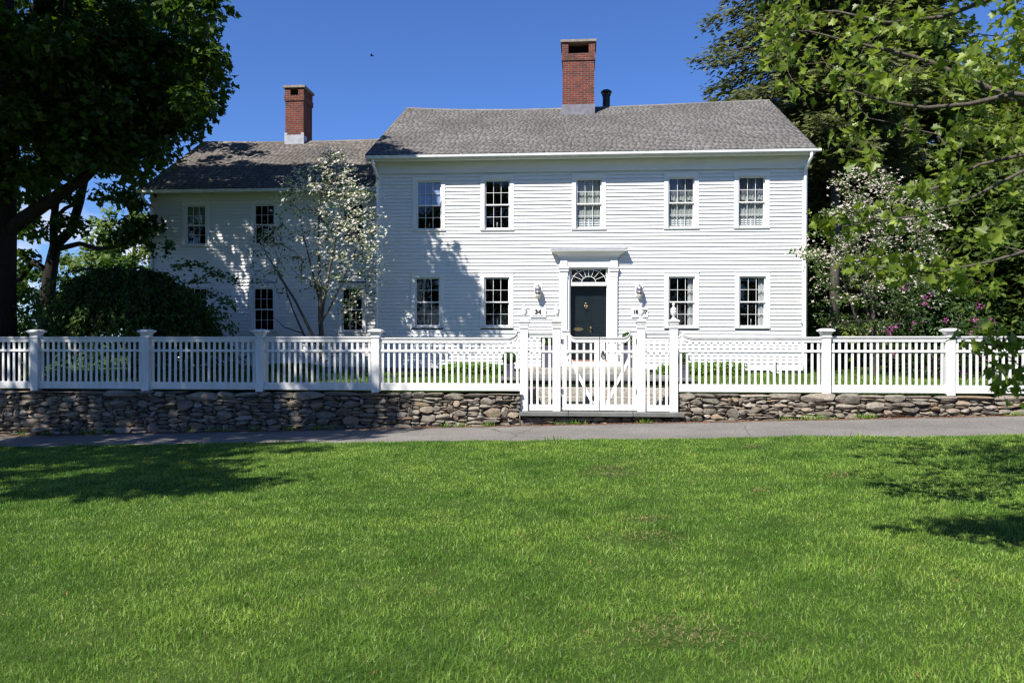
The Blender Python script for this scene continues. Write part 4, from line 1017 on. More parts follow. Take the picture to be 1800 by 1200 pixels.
def skeleton(rng, stems, targets, step=.45, rtip=.012, power=.42, side=6, upb=.35, noise=.07):
    """stems: polylines of (x,y,z,r); targets: points to reach. returns (V, polys, twig paths)"""
    pos = []; par = []; fix = []
    for st in stems:
        st = np.array(st, float); prev = -1
        if pos:
            d = np.linalg.norm(np.array(pos)-st[0,:3], axis=1); prev = int(d.argmin())
        for i in range(len(st)-1):
            a, b = st[i], st[i+1]; k = max(1, int(np.linalg.norm(b[:3]-a[:3])/step))
            for j in range(k if i < len(st)-2 else k+1):
                q = a+(b-a)*j/k; pos.append(q[:3]); par.append(prev); fix.append(q[3]); prev = len(pos)-1
    nst = len(pos)
    P = np.zeros((nst+len(targets)*30, 3)); P[:nst] = pos; n = nst
    tg = np.array(targets); d0 = np.array([np.linalg.norm(P[:nst]-t_, axis=1).min() for t_ in tg])
    paths = []
    for ti in np.argsort(d0):
        t_ = tg[ti]; df = t_-P[:n]; d = np.linalg.norm(df, axis=1)
        cost = d + .7*np.maximum(0, P[:n,2]-t_[2]+.25*d)
        j = int(cost.argmin()); L = d[j]; k = max(2, int(L/step)); k = min(k, 28)
        p0 = P[j]; pd = p0-P[par[j]] if par[j] >= 0 else np.array([0,0,1.]); pd = pd/(np.linalg.norm(pd)+1e-9)
        c_ = p0+(pd*.5+np.array([0,0,upb])+(t_-p0)/(L+1e-9)*.5)*L*.4
        prev = j; pts = [p0]
        for i in range(1, k+1):
            s = i/k; q = (1-s)**2*p0+2*s*(1-s)*c_+s*s*t_
            if i < k: q = q+rng.normal(0, noise, 3)*min(1, L)
            P[n] = q; par.append(prev); fix.append(0); prev = n; n += 1; pts.append(q)
        paths.append(np.array(pts))
    cnt = np.zeros(n); ch = np.zeros(n, int)
    for i in range(n):
        if par[i] >= 0: ch[par[i]] += 1
    cnt[ch[:n] == 0] = 1
    for i in range(n-1, -1, -1):
        if par[i] >= 0: cnt[par[i]] += cnt[i]
    # late branches can attach to earlier nodes: counts are right because parents always have lower index
    R = np.maximum(rtip*np.maximum(cnt, 1)**power, np.array(fix))
    done = np.zeros(n, bool); mb = MB(); order = np.argsort(-cnt)
    kids = [[] for _ in range(n)]
    for i in range(n):
        if par[i] >= 0: kids[par[i]].append(i)
    starts = [i for i in range(n) if par[i] < 0]
    stack = list(starts)
    while stack:
        i = stack.pop(); chain = [i]; 
        if par[i] >= 0: chain = [par[i], i]
        c_ = i
        while kids[c_]:
            ks = sorted(kids[c_], key=lambda q: -(R[q]+1e-4*cnt[q])); stack.extend(ks[1:]); c_ = ks[0]; chain.append(c_)
        if len(chain) > 1:
            rr = R[chain].copy()
            if par[i] >= 0: rr[0] = min(rr[0], rr[1]*1.25)
            mb.tube(P[chain], rr, side if rr.max() > .05 else 4, False)
    return mb, paths
def clump(rng, centers, n, sx, sz, up=.6):
    """n leaves round each centre"""
    c_ = np.repeat(centers, n, 0); k = len(c_)
    s = np.repeat(rng.uniform(.7, 1.3, len(centers)), n)[:,None]
    off = rng.normal(size=(k,3)); off /= np.linalg.norm(off, axis=1)[:,None]; off *= rng.uniform(.1, 1, k)[:,None]**.6
    p = c_+off*np.array([sx,sx,sz])*s
    nr = np.stack([rng.normal(0,.55,k), rng.normal(0,.55,k), rng.uniform(up*.3, 1, k)], 1)+off*.5
    return p, nr
def ell(rng, n, c_, r, shell=.55, keep=None):
    out = []
    while len(out) < n:
        v = rng.normal(size=3); v /= np.linalg.norm(v); q = rng.uniform(shell, 1)**.7*v; w = np.array(c_)+q*np.array(r)
        if keep is None or keep(w): out.append(w)
    return np.array(out)
def build_tree(name, label, cat, base, stems, targets, seed, leafspec, barkm, group=None, **kw):
    """leafspec: list of (part name, material, shape, per cluster, size, sx, sz, selector)"""
    rg = np.random.default_rng(seed)
    t = thing(name, base, label, cat, group)
    mb, paths = skeleton(rg, stems, targets, **kw)
    obj('trunk', mb, M[barkm], t, smooth=True)
    tg = np.array(targets)
    for nm, mt, shp, per, size, sx_, sz_, sel in leafspec:
        cs = tg if sel is None else tg[sel(tg)]
        if not len(cs): continue
        p, nr = clump(rg, cs, per, sx_, sz_)
        if mt == 'maple_near': nr = nr + rg.normal(0, .55, nr.shape)
        V, P = leaves(rg, p, nr, size*rg.uniform(.65, 1.3, len(p)), shp)
        fast(nm, V, P, M[mt], t)
    return t, paths

in_house = lambda w, g=.4: (w[0] > WX0-g and w[0] < MX1+g and w[1] > 21.6-g and w[1] < 32+g and w[2] < 10)

# ------------------------------------------------------------------ big maple at the left, behind the fence
EDGE = [(-2000,350),(-60,345),(0,350),(60,385),(110,402),(165,395),(205,385),(225,365),(250,330),(290,290),(330,255),(345,225),(400,60),(420,-200)]
def edge_at(y): return np.interp(y, [e[0] for e in EDGE], [e[1] for e in EDGE])
rngm = np.random.default_rng(31)
def facade_shade():
    # upper limbs reaching towards the house: they shade the left of its front
    out = []; poly = [(-5.9,6.4),(-4.55,6.4),(-4.45,5.0),(-4.2,4.3),(-3.5,3.8),(-3.1,3.2),(-3.0,2.9),(-5.9,2.9)]
    while len(out) < 62:
        x, z = rngm.uniform(-5.9, -3), rngm.uniform(2.9, 6.4)
        if poly_in(x, z, poly): s_ = rngm.uniform(4.2, 5.6); w = (x-.25-.6*s_, 22-s_, z+1.4*s_); out.append(w) if w[2] > 9.7 and seen(np.array(w))[1] < -110 else None
    for _ in range(6): x, z, s_ = rngm.uniform(-3.6, -2.4), rngm.uniform(1.9, 3.0), rngm.uniform(6.0, 7.2); out.append((x-.6*s_, 22-s_, z+1.4*s_))
    return out
def poly_in(px, py, poly):
    c_ = False; j = len(poly)-1
    for i in range(len(poly)):
        if (poly[i][1] > py) != (poly[j][1] > py) and px < (poly[j][0]-poly[i][0])*(py-poly[i][1])/(poly[j][1]-poly[i][1])+poly[i][0]: c_ = not c_
        j = i
    return c_
def keepA(w):
    px, py, d = seen(w)
    if in_house(w): return False
    if w[2] > 9.0 and w[2] < 11.6 and w[0] > -10.2: return False
    if w[2] > 9.5 and w[1] < 15.9 and w[0] > -10.4: return False
    if w[2] > 6.7+1.4*(24.2-w[1]): return False
    if py > 330 or (py > -150 and px > edge_at(py)-26): return False
    return True
TA = [(-13.9, 17.7, .55, .62), (-13.85, 17.7, 2.4, .5), (-13.7, 17.6, 4.4, .45), (-13.4, 17.3, 6.6, .38), (-13.1, 17.0, 9.5, .26), (-13.0, 16.9, 13, .12)]
def px3(px, py, Y, r): p = at(px, py, Y); return (p[0], p[1], p[2], r)
stemsA = [TA,
  [(-13.75, 17.6, 4.0, .2), px3(75, 362, 17.6, .15), px3(110, 338, 17.4, .13), px3(150, 312, 17.2, .11), px3(215, 250, 17., .07)],
  [(-13.4, 17.3, 6.6, .22), (-11.5, 16.0, 8.6, .16), (-9.6, 15.2, 10.4, .1)],
  [(-13.4, 17.3, 6.8, .2), (-15.4, 16.6, 9, .15), (-17, 16, 11, .1)],
  [(-13.2, 17.1, 8, .2), (-11.0, 18.6, 10.4, .14), (-9.6, 19.4, 12.3, .08)]]
TGA = np.concatenate([ell(rngm, 520, (-13.2, 16.6, 11.2), (6.1, 5.6, 6.1), .45, keepA), np.array(facade_shade()), ell(rngm, 70, (-10.2, 16.8, 7.2), (2.6, 1.6, 2.2), .2, keepA),
    np.array([at(a, b, 15.0) for a, b in ((345, 12), (362, 4), (352, -20))])])
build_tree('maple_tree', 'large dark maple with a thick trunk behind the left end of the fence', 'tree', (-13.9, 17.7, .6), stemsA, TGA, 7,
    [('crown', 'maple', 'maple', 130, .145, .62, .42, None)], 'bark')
# forked tree further back
def keepB(w):
    px, py, d = seen(w); return (not in_house(w, .8)) and px < edge_at(min(py, 345))-16 and py < 345
YB_ = 23.5
stemsB = [[px3(76, 640, YB_, 0.266), px3(80, 560, YB_, 0.222), px3(88, 480, YB_, 0.200), px3(98, 430, YB_, 0.163), px3(125, 405, YB_, 0.141), px3(140, 355, YB_, 0.126), px3(150, 310, YB_, 0.111), px3(152, 270, YB_, 0.089), px3(170, 200, YB_, 0.052)],
  [px3(95, 435, YB_, 0.126), px3(94, 390, YB_-.2, 0.111), px3(100, 345, YB_-.3, 0.089), px3(104, 300, YB_-.4, 0.059)],
  [px3(88, 480, YB_, 0.111), px3(60, 460, YB_, 0.096), px3(36, 490, YB_+.2, 0.074), px3(10, 500, YB_+.3, 0.044)],
  [px3(105, 437, YB_, 0.089), px3(140, 428, YB_-.3, 0.074), px3(172, 437, YB_-.5, 0.063), px3(205, 434, YB_-.7, 0.052), px3(240, 420, YB_-.9, 0.037)],
  [px3(100, 380, YB_, 0.074), px3(115, 366, YB_, 0.059), px3(140, 355, YB_+.2, 0.044)]]
rngb = np.random.default_rng(77)
TGB = np.concatenate([ell(rngb, 170, (-16, 23.5, 9.4), (5.2, 4.2, 4.3), .3, keepB),
    np.array([at(a, b, Y) for a, b, Y in ((248,408,22.4),(225,418,22.6),(240,400,22.2),(258,395,22.3),(200,425,22.8),(222,405,22.5),(52,402,23),(70,408,23),(40,380,23),(60,350,23),(48,450,23.6),(20,520,23.6),(125,345,23.2),(112,390,23),(136,398,23.4),(225,352,22.3),(232,340,22.5),(240,362,22.1),(38,470,23.5),(190,340,23),(60,330,23),(85,320,23),(30,400,23))])])
build_tree('maple_tree', 'dark forked tree with two bare limbs standing behind the weeping shrub', 'tree', (float(at(76,640,YB_)[0]), YB_, .7), stemsB, TGB, 9,
    [('crown', 'maple', 'maple', 70, .17, .5, .32, None)], 'bark')
# street tree on the lawn, out of view on the left, whose crown shades the path and wall
rngs = np.random.default_rng(12)
TGS = ell(rngs, 300, (-13.6, 6.3, 11.4), (5.0, 4.4, 4.6), .3, lambda w: seen(w)[0] < -60 or seen(w)[2] < .5)
TGS = np.concatenate([TGS, ell(rngs, 40, (-9.4, 3.8, 8.0), (2.1, 1.9, 1.3), .1)])
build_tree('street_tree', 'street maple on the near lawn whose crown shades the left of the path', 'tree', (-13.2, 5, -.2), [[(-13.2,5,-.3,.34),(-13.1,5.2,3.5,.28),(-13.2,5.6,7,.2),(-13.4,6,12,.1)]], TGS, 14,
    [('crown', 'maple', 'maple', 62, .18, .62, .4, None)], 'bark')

# ------------------------------------------------------------------ overhanging lobed-leaf tree at the right, near the camera
rngr = np.random.default_rng(3)
def poly_in(px, py, poly):
    c_ = False; j = len(poly)-1
    for i in range(len(poly)):
        if (poly[i][1] > py) != (poly[j][1] > py) and px < (poly[j][0]-poly[i][0])*(py-poly[i][1])/(poly[j][1]-poly[i][1])+poly[i][0]: c_ = not c_
        j = i
    return c_
POLY = [(1375,-40),(1325,40),(1330,75),(1390,150),(1370,180),(1440,215),(1480,260),(1560,325),(1640,350),(1700,420),(1760,430),(1860,440),(1880,-40)]
TR_ = []
while len(TR_) < 104:
    a, b = rngr.uniform(1300, 1880), rngr.uniform(-40, 440)
    if poly_in(a, b, POLY) and rngr.uniform() < .55+.45*(b < 260): TR_.append(at(a, b, 6.2+rngr.uniform(0, 2.6)))
for a, b in ((1440,388),(1470,398),(1500,392),(1530,384),(1565,376),(1590,372),(1500,470),(1530,462),(1560,478),(1600,470),(1640,470),(1680,470),(1620,485),(1700,490),(1740,500),(1580,455),(1660,485)): TR_.append(at(a, b, 6.6+rngr.uniform(0, .5)))
for a, b in ((1720,592),(1760,602),(1790,596),(1795,645),(1775,668),(1820,620),(1820,680)): TR_.append(at(a, b, 5.6+rngr.uniform(0, .5)))
for _ in range(22): TR_.append(np.array([rngr.uniform(4.5, 10), rngr.uniform(4.5, 9.5), rngr.uniform(4.2, 7.5)]))
TR_ += list(ell(rngr, 48, (3.0, 6.8, 6.1), (1.4, 1.0, .45), .1))
TR_ += list(ell(rngr, 80, (1.25, 3.25, 5.3), (1.0, .5, .45), .1))
TR_ = np.array([w for w in TR_ if not (seen(w)[0] < 1300 and seen(w)[2] > 0 and seen(w)[1] > -60)])
trunkR = [(9.3,6.4,.1,.30),(9.2,6.5,2.2,.24),(9.0,6.6,4.2,.2),(8.8,6.7,7,.1)]
stemsR = [trunkR,
  [(9.1,6.6,3.4,.07), px3(1800,182,7.0,.034), px3(1700,140,7.1,.027), px3(1640,112,7.1,.022), px3(1600,98,7.1,.016), px3(1480,70,7.2,.009), px3(1420,55,7.2,.008)],
  [(9.1,6.6,2.9,.06), px3(1780,166,6.6,.022), px3(1700,184,6.6,.019), px3(1625,190,6.6,.016), px3(1560,180,6.6,.012), px3(1500,160,6.6,.007)],
  [(9.1,6.6,2.6,.06), px3(1800,272,7.2,.018), px3(1720,290,7.2,.014), px3(1660,325,7.2,.015), px3(1600,345,7.2,.008)],
  [(9.1,6.6,2.2,.05), px3(1800,300,6.9,.016), px3(1700,352,6.9,.012), px3(1620,378,6.8,.009), px3(1480,398,6.7,.005)],
  [(9.15,6.5,1.9,.05), px3(1800,442,6.9,.016), px3(1740,460,6.9,.012), px3(1640,480,6.8,.009), px3(1520,468,6.7,.005)],
  [(9.2,6.5,1.6,.05), px3(1830,590,5.9,.014), px3(1760,608,5.8,.01), px3(1690,600,5.7,.005)],
  [(8.9,6.6,4.6,.08), (6.5,5.7,5.6,.05), (3.5,4.5,5.7,.03), (1.3,3.6,5.35,.012)],
  [(8.8,6.6,5.4,.07), (6.4,6.8,6.1,.045), (4.0,6.8,6.25,.025), (2.2,6.8,6.1,.01)],
  [(9.0,6.6,4.2,.09), px3(1760,-10,7.3,.024), px3(1660,30,7.3,.018), px3(1560,40,7.3,.013), px3(1470,20,7.3,.01)]]
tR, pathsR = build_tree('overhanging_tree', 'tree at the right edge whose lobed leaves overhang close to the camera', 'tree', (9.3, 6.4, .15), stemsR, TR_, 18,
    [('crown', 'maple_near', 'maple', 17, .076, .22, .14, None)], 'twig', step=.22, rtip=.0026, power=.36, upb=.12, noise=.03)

# ------------------------------------------------------------------ dogwoods
def dogwood(label, base, stems, targets, seed, petal, n_b, n_l):
    rg = np.random.default_rng(seed)
    t = thing('dogwood_tree', base, label, 'tree', None)
    mb, paths = skeleton(rg, stems, targets, .3, .0058, .40, 6, .75, .03); obj('trunk', mb, M['twig'], t, smooth=True)
    tg = np.array(targets); h = (tg[:,2]-tg[:,2].min())/(np.ptp(tg[:,2])); 
    wt = np.clip(h*1.1+.1+rg.normal(0, .2, len(tg)), 0, 1)
    P_ = []; 
    for c_, w in zip(tg, wt):
        k = rg.poisson(n_b*w); 
        if k: P_.append(c_+rg.normal(size=(k,3))*np.array([.17,.17,.06]))
    p = np.concatenate(P_); nr = np.stack([rg.normal(-.15,.45,len(p)), rg.normal(-.55,.5,len(p)), np.ones(len(p))*.9], 1)
    V, P = leaves(rg, p, nr, .098*rg.uniform(.7,1.25,len(p)), 'bract'); fast('blossoms', V, P, M[petal], t)
    p, nr = clump(rg, tg, n_l, .22, .12); V, P = leaves(rg, p, nr, .076*rg.uniform(.6,1.3,len(p)), 'rhomb'); fast('crown', V, P, M['dogleaf'], t)
    return t
rgd = np.random.default_rng(41); Yd = 19.6
def dog_targets(poly, Y, dy, n, rg):
    out = []; xs_ = [p[0] for p in poly]; ys_ = [p[1] for p in poly]
    while len(out) < n:
        a, b = rg.uniform(min(xs_), max(xs_)), rg.uniform(min(ys_), max(ys_))
        if poly_in(a, b, poly): out.append(at(a, b, Y+rg.normal(0, dy)))
    return np.array(out)
D1 = [(565,264),(590,262),(612,285),(625,330),(648,330),(655,365),(668,385),(660,450),(672,490),(650,530),(640,590),(600,560),(560,520),(520,520),(475,530),(425,500),(445,470),(440,440),(450,400),(500,370),(500,320),(530,300)]
tg1 = np.concatenate([dog_targets(D1, Yd, .55, 250, rgd), dog_targets([(520,290),(610,290),(650,340),(655,450),(600,440),(540,400)], Yd, .5, 45, rgd), np.array([at(a,b,Yd) for a,b in ((665,582),(680,588),(640,595),(655,600),(575,266),(583,270),(610,300),(662,433),(668,460),(440,465),(655,322))])])
b1 = at(566, 676, Yd)
def s_(*pp): return [px3(*q) for q in pp]
st1 = [s_((566,678,Yd,.075),(566,600,Yd,.065),(563,560,Yd,.06),(562,500,Yd,.045),(560,430,Yd,.03),(562,360,Yd,.02),(575,290,Yd,.009)),
  s_((563,590,Yd,.045),(568,540,Yd-.2,.04),(580,470,Yd-.3,.03),(595,400,Yd-.3,.018),(605,340,Yd-.3,.01)),
  s_((565,620,Yd,.045),(545,580,Yd-.15,.04),(520,530,Yd-.3,.033),(495,490,Yd-.4,.024),(470,450,Yd-.4,.012)),
  s_((560,630,Yd,.04),(535,590,Yd+.2,.034),(515,545,Yd+.3,.026),(500,500,Yd+.4,.016)),
  s_((564,570,Yd,.03),(580,540,Yd+.2,.025),(600,500,Yd+.3,.018),(625,440,Yd+.4,.01)),
  s_((562,530,Yd,.03),(545,460,Yd+.2,.022),(530,400,Yd+.3,.012)),
  s_((566,640,Yd,.02),(600,615,Yd-.2,.014),(640,596,Yd-.3,.008)),
  s_((530,585,Yd,.018),(500,575,Yd-.2,.012),(478,555,Yd-.2,.006))]
dogwood('white flowering dogwood with thin fanned stems in front of the house wing', tuple(b1), st1, tg1, 51, 'petal', 19, 6)
Yd2 = 21.0
D2 = [(1480,300),(1540,296),(1580,320),(1640,340),(1655,400),(1650,470),(1660,520),(1630,570),(1560,590),(1480,585),(1440,570),(1425,520),(1440,480),(1400,445),(1430,430),(1440,400),(1460,345)]
rgd2 = np.random.default_rng(43)
tg2 = np.concatenate([dog_targets(D2, Yd2, .8, 280, rgd2), np.array([at(a,b,Yd2-.6) for a,b in ((1405,442),(1415,450),(1425,445),(1432,470),(1440,500),(1395,441),(1428,410))])])
b2 = at(1535, 672, Yd2)
st2 = [s_((1535,674,Yd2,.09),(1533,600,Yd2,.075),(1536,520,Yd2,.05),(1540,440,Yd2,.03),(1545,350,Yd2,.012)),
  s_((1534,620,Yd2,.05),(1505,560,Yd2-.2,.035),(1485,500,Yd2-.3,.022),(1470,430,Yd2-.3,.01)),
  s_((1534,610,Yd2,.05),(1570,550,Yd2+.2,.035),(1600,480,Yd2+.3,.022),(1615,400,Yd2+.3,.01)),
  s_((1534,590,Yd2,.04),(1520,520,Yd2+.3,.028),(1510,440,Yd2+.4,.015))]
dogwood('full white dogwood in bloom between the house corner and the evergreens', tuple(b2), st2, tg2, 53, 'petal_pink', 18, 24)

# ------------------------------------------------------------------ weeping shrub
def weeping():
    rg = np.random.default_rng(61); Y0 = 19.3; c_ = at(232, 660, Y0); R = 2.35; top = float(at(232, 452, Y0)[2]); zb = .6
    t = thing('weeping_shrub', (c_[0], Y0, .65), 'dark weeping shrub forming a broad leafy mound behind the left fence', 'shrub')
    mb = MB(); mb.tube([(c_[0], Y0, .6), (c_[0]+.1, Y0, 1.6), (c_[0]-.05, Y0+.1, 2.6), (c_[0], Y0, top-.3)], [.14,.12,.1,.06], 8)
    pos = []; al = []
    for i in range(620):
        az = rg.uniform(0, 2*PI); r = R*rg.uniform(.12, 1)**.6*rg.uniform(.85, 1.12); h = top-.25-(r/R)**2*.75*rg.uniform(.7,1.25) + rg.normal(0, .12) + .16*math.sin(3*az+1)*r/R
        d = np.array([math.cos(az)*1.08, math.sin(az)*.85, 0]); h -= .55*max(0, d[0])*(r/R)**1.3; p0 = np.array([c_[0], Y0, top-.5]) + d*r*.15; p1 = np.array([c_[0], Y0, h])+d*r*.75; end = max(zb+.15, h-rg.uniform(.7, 2.6))
        p2 = np.array([c_[0], Y0, end])+d*r*rg.uniform(1.0, 1.16); n = 14; s = np.linspace(0, 1, n)[:,None]
        q = (1-s)**2*p0+2*s*(1-s)*(p1+np.array([0,0,.35]))+s*s*p2
        if i % 2 == 0: mb.tube(q, np.linspace(.016, .003, n), 4, False)
        m = 54; s = rg.uniform(.22, 1, m)[:,None]; q = (1-s)**2*p0+2*s*(1-s)*(p1+np.array([0,0,.35]))+s*s*p2; tg_ = 2*(1-s)*(p1-p0)+2*s*(p2-p1); tg_ /= np.linalg.norm(tg_, axis=1)[:,None]
        pos.append(q+rg.normal(0, .05, (m,3))); al.append(tg_*.5+rg.normal(0,.45,(m,3))+np.array([0,0,-.35]))
    for px, py, ex, ey in ((330,500,418,496),(340,520,412,545),(345,540,415,588),(300,470,395,492),(290,455,300,437),(270,455,262,440)):     # long outlying sprays
        a = at(px, py, Y0-.6); b = at(ex, ey, Y0-.9)
        for _ in range(3):
            m = 40; s = rg.uniform(0, 1, m)[:,None]; q = a+(b-a)*s+np.array([0,0,.22])*np.sin(s*PI)+rg.normal(0,.06,(m,3)); pos.append(q); al.append(np.tile(b-a,(m,1))+rg.normal(0,.5,(m,3)))
        mb.tube([a, (a+b)/2+np.array([0,0,.2]), b], [.012,.008,.003], 4, False)
    p = np.concatenate(pos); a_ = np.concatenate(al); nr = np.stack([rg.normal(0,.6,len(p)), rg.normal(-.4,.6,len(p)), rg.uniform(.2,1,len(p))], 1)
    V, P = leaves_dir(p, nr, a_, .10*rg.uniform(.6,1.3,len(p)), 'rhomb')
    obj('stems', mb, M['bark'], t, smooth=True); fast('foliage', V, P, M['weep'], t)
weeping()

# ------------------------------------------------------------------ leafy shrubs, hedges and planters
def shrub(name, label, cat, c_, r, n, size, mat, seed, group=None, shape='rhomb', power=2.6, stem=True, lump=.18, extra=None):
    """foliage mound centred at c_ (ground point) with half sizes r"""
    rg = np.random.default_rng(seed); t = thing(name, tuple(c_), label, cat, group)
    v = rg.normal(size=(n,3)); L = (np.abs(v)**power).sum(1)**(1/power); v /= L[:,None]; ph = rg.uniform(0, 6, 3)
    k = 1+lump*np.sin(v[:,0]*5+ph[0])*np.sin(v[:,1]*4+ph[1]) + lump*.6*np.sin(v[:,0]*11+ph[2]+v[:,2]*7)
    p = np.array(c_)+np.array([0,0,r[2]])+v*np.array(r)*(k*rg.uniform(.72,1.04,n)**.5)[:,None]; p = p[p[:,2] > c_[2]+.01]
    vv = (p-np.array(c_)-np.array([0,0,r[2]*.7]))/np.array(r)
    nr = vv+rg.normal(0,.55,p.shape)+np.array([0,0,.3])
    V, P = leaves(rg, p, nr, size*rg.uniform(.6,1.3,len(p)), shape); fast('foliage', V, P, M[mat], t)
    if stem:
        mb = MB()
        for i in range(7):
            a = rg.uniform(0, 2*PI); q = np.array(c_)+np.array([math.cos(a)*r[0]*.55, math.sin(a)*r[1]*.55, r[2]*1.3]); mb.tube([np.array(c_)-np.array([0,0,.03]), (np.array(c_)*.6+q*.4)+np.array([0,0,.05]), q], [.02,.014,.006], 5, False)
        obj('stems', mb, M['twig'], t)
    if extra: extra(t, rg)
    return t
def gz(y): return float(yard_z(y))
def hedge(px0, px1, py_top, Y, seed, label, depth=.55):
    x0, x1 = AX(px0, Y), AX(px1, Y); zt = float(at((px0+px1)/2, py_top, Y)[2]); zb = gz(Y); n = int((x1-x0)*2300+600)
    shrub('low_hedge', label, 'hedge', ((x0+x1)/2, Y, zb), ((x1-x0)/2, depth/2, (zt-zb)/2), n, .062, 'box', seed, 'hedges at the foot of the house', 'rhomb', 5, True, .10)
hedge(466, 562, 640, 21.6, 71, 'bright green low shrub row at the foot of the wing behind the dogwood stems')
hedge(780, 888, 639, 20.9, 72, 'bright green clipped hedge between the left corner of the house and the landing')
hedge(1203, 1306, 637, 20.9, 73, 'bright green clipped hedge in full sun right of the landing')
hedge(1158, 1180, 643, 20.9, 74, 'small bright green shrub seen through the narrow fence panel right of the gates', .4)
hedge(926, 936, 652, 20.0, 75, 'tiny bright green tuft seen through the narrow fence panel left of the gates', .2)
def planter(px, Y, z0, w, h, label, slabel, sr, sh, seed, power):
    X = AX(px, Y); t = thing('planter', (X, Y, z0), label, 'planter', 'slate coloured planters on the landing and step')
    m_ = MB().frustum(X, Y, z0, w*.86, z0+h-.05, w); obj('box', m_, M['planter'], t, bevel=.006)
    rim = MB(); rim.box(X-w/2-.015, X+w/2+.015, Y-w/2-.015, Y+w/2+.015, z0+h-.049, z0+h-.006); obj('rim', rim, M['planter'], t, bevel=.006)
    m_ = MB(); q = w*.45
    for a, b in ((-1,-1),(1,-1)): m_.box(X+a*q-.018, X+a*q+.018, Y-w/2-.008, Y-w/2+.03, z0, z0+h-.055)
    m_.box(X-q+.019, X+q-.019, Y-w/2-.006, Y-w/2+.03, z0+h-.1, z0+h-.055); obj('panel_frame', m_, M['planter'], t)
    obj('soil', MB().box(X-w/2+.02, X+w/2-.02, Y-w/2+.02, Y+w/2-.02, z0+h-.0055, z0+h+.002), M['core'], t)
    shrub('topiary_shrub', slabel, 'topiary', (X, Y, z0+h), (sr, sr, sh/2), 1500, .04, 'topiary', seed, 'clipped bushes in the planters', 'rhomb', power, True, .05)
planter(895, 18.35, .787, .235, .30, 'small slate coloured planter at the left end of the landing', 'round clipped bush in the small planter left of the landing', .15, .27, 81, 2.1)
planter(1200.5, 18.35, .787, .235, .30, 'small slate coloured planter at the right end of the landing', 'round clipped bush in the small planter right of the landing', .13, .27, 82, 2.1)
planter(963, 20.5, .937, .33, .56, 'tall slate coloured planter left of the front door', 'clipped boxwood block in the tall planter left of the door', .165, .33, 83, 4)
planter(1105, 20.5, .937, .33, .56, 'tall slate coloured planter right of the front door', 'clipped boxwood block in the tall planter right of the door', .165, .33, 84, 4)
# rhododendron with pink flowers
def pinks(t, rg):
    c_ = rhc; p = []
    for _ in range(34):
        v = rg.normal(size=3); v[1] = -abs(v[1]); v /= np.linalg.norm(v); q = np.array(c_)+np.array([0,0,1.25])+v*np.array([1.25,.9,1.25]); q[2] = max(q[2], .8); p.append(q+rg.normal(0,.05,(14,3)))
    p = np.concatenate(p); V, P = leaves(rg, p, rg.normal(size=p.shape)+np.array([0,-.5,.3]), .07*rg.uniform(.7,1.2,len(p)), 'bract'); fast('blossoms', V, P, M['pink'], t)
rhc = (AX(1650, 20.2), 20.2, gz(20.2))
shrub('rhododendron', 'rhododendron with magenta flowers beside the evergreen hedge', 'shrub', rhc, (1.15, .8, 1.25), 3600, .12, 'rhodo', 91, None, 'narrow', 2.2, True, .2, pinks)

# ------------------------------------------------------------------ evergreens
def hemlock(label, base, H, z_low, rad, nb, per, size, mat, seed, trunk_r=.24, name='hemlock_tree', droop=.33, cat='tree', keep=None, group=None):
    rg = np.random.default_rng(seed); t = thing(name, base, label, cat, group or 'hemlocks behind the house'); bx, by, bz = base
    mb = MB(); mb.tube([(bx,by,bz-.1),(bx+.05,by,bz+H*.3),(bx,by+.05,bz+H*.65),(bx,by,bz+H)], [trunk_r, trunk_r*.8, trunk_r*.45, .02], 9)
    PP = []; AA = []
    for i in range(nb):
        f = (i+rg.uniform(0,1))/nb; z = z_low+(H-z_low)*f**1.05; L = rad(f)*rg.uniform(.7, 1.12); az = i*2.4+rg.normal(0,.4); d = np.array([math.cos(az), math.sin(az), 0]); lt = np.array([-d[1], d[0], 0])
        lift = rg.uniform(.05, .25); n = 8; s = np.linspace(0, 1, n)[:,None]
        path = lambda s: np.array([bx,by,bz+z])+d*L*s+np.array([0,0,1])*(lift*L*s-droop*L*s*s)
        mb.tube(path(s), np.linspace(.02+.008*L, .004, n), 4, False)
        m = int(per*(.35+L/rad(0))); s = rg.uniform(.10, 1, m)[:,None]**.8; w = rg.uniform(-1, 1, m)[:,None]; wd = .10+.42*L*(1-s)**.8*np.minimum(1, s*3)
        q = path(s)+lt*w*wd-np.array([0,0,1])*np.abs(w)*wd*.22+rg.normal(0,1,(m,3))*np.array([.12,.12,.17])
        a_ = d*(.7+.3*s)+lt*w*1.0+np.array([0,0,-.28])+rg.normal(0,.28,(m,3)); PP.append(q); AA.append(a_)
    p = np.concatenate(PP); a_ = np.concatenate(AA)
    if keep is not None: k = keep(p); p, a_ = p[k], a_[k]
    nr = np.stack([rg.normal(-.15,.5,len(p)), rg.normal(-.35,.5,len(p)), np.ones(len(p))], 1)
    V, P = leaves_dir(p, nr, a_, size*rg.uniform(.6,1.3,len(p)), 'frond')
    obj('trunk', mb, M['bark_grey'], t, smooth=True); fast('crown', V, P, M[mat], t)
out_house = lambda p: ~((p[:,0] > WX0-.2) & (p[:,0] < MX1+.3) & (p[:,1] > 21) & (p[:,1] < 32.2) & (p[:,2] < 10.2))
hemlock('tall hemlock rising behind the right end of the main roof', (AX(1440, 37), 37, .8), 30, 5.5, lambda f: 6.6*(1-f)**.7+.4, 320, 330, .27, 'hemlock', 101, .32, keep=out_house)
hemlock('hemlock with a bare grey trunk just beyond the sunlit house corner', (AX(1466, 27.5), 27.5, .78), 17, 6.5, lambda f: 2.6*(1-f)**.7+.4, 130, 150, .28, 'hemlock', 102, .19, keep=out_house)
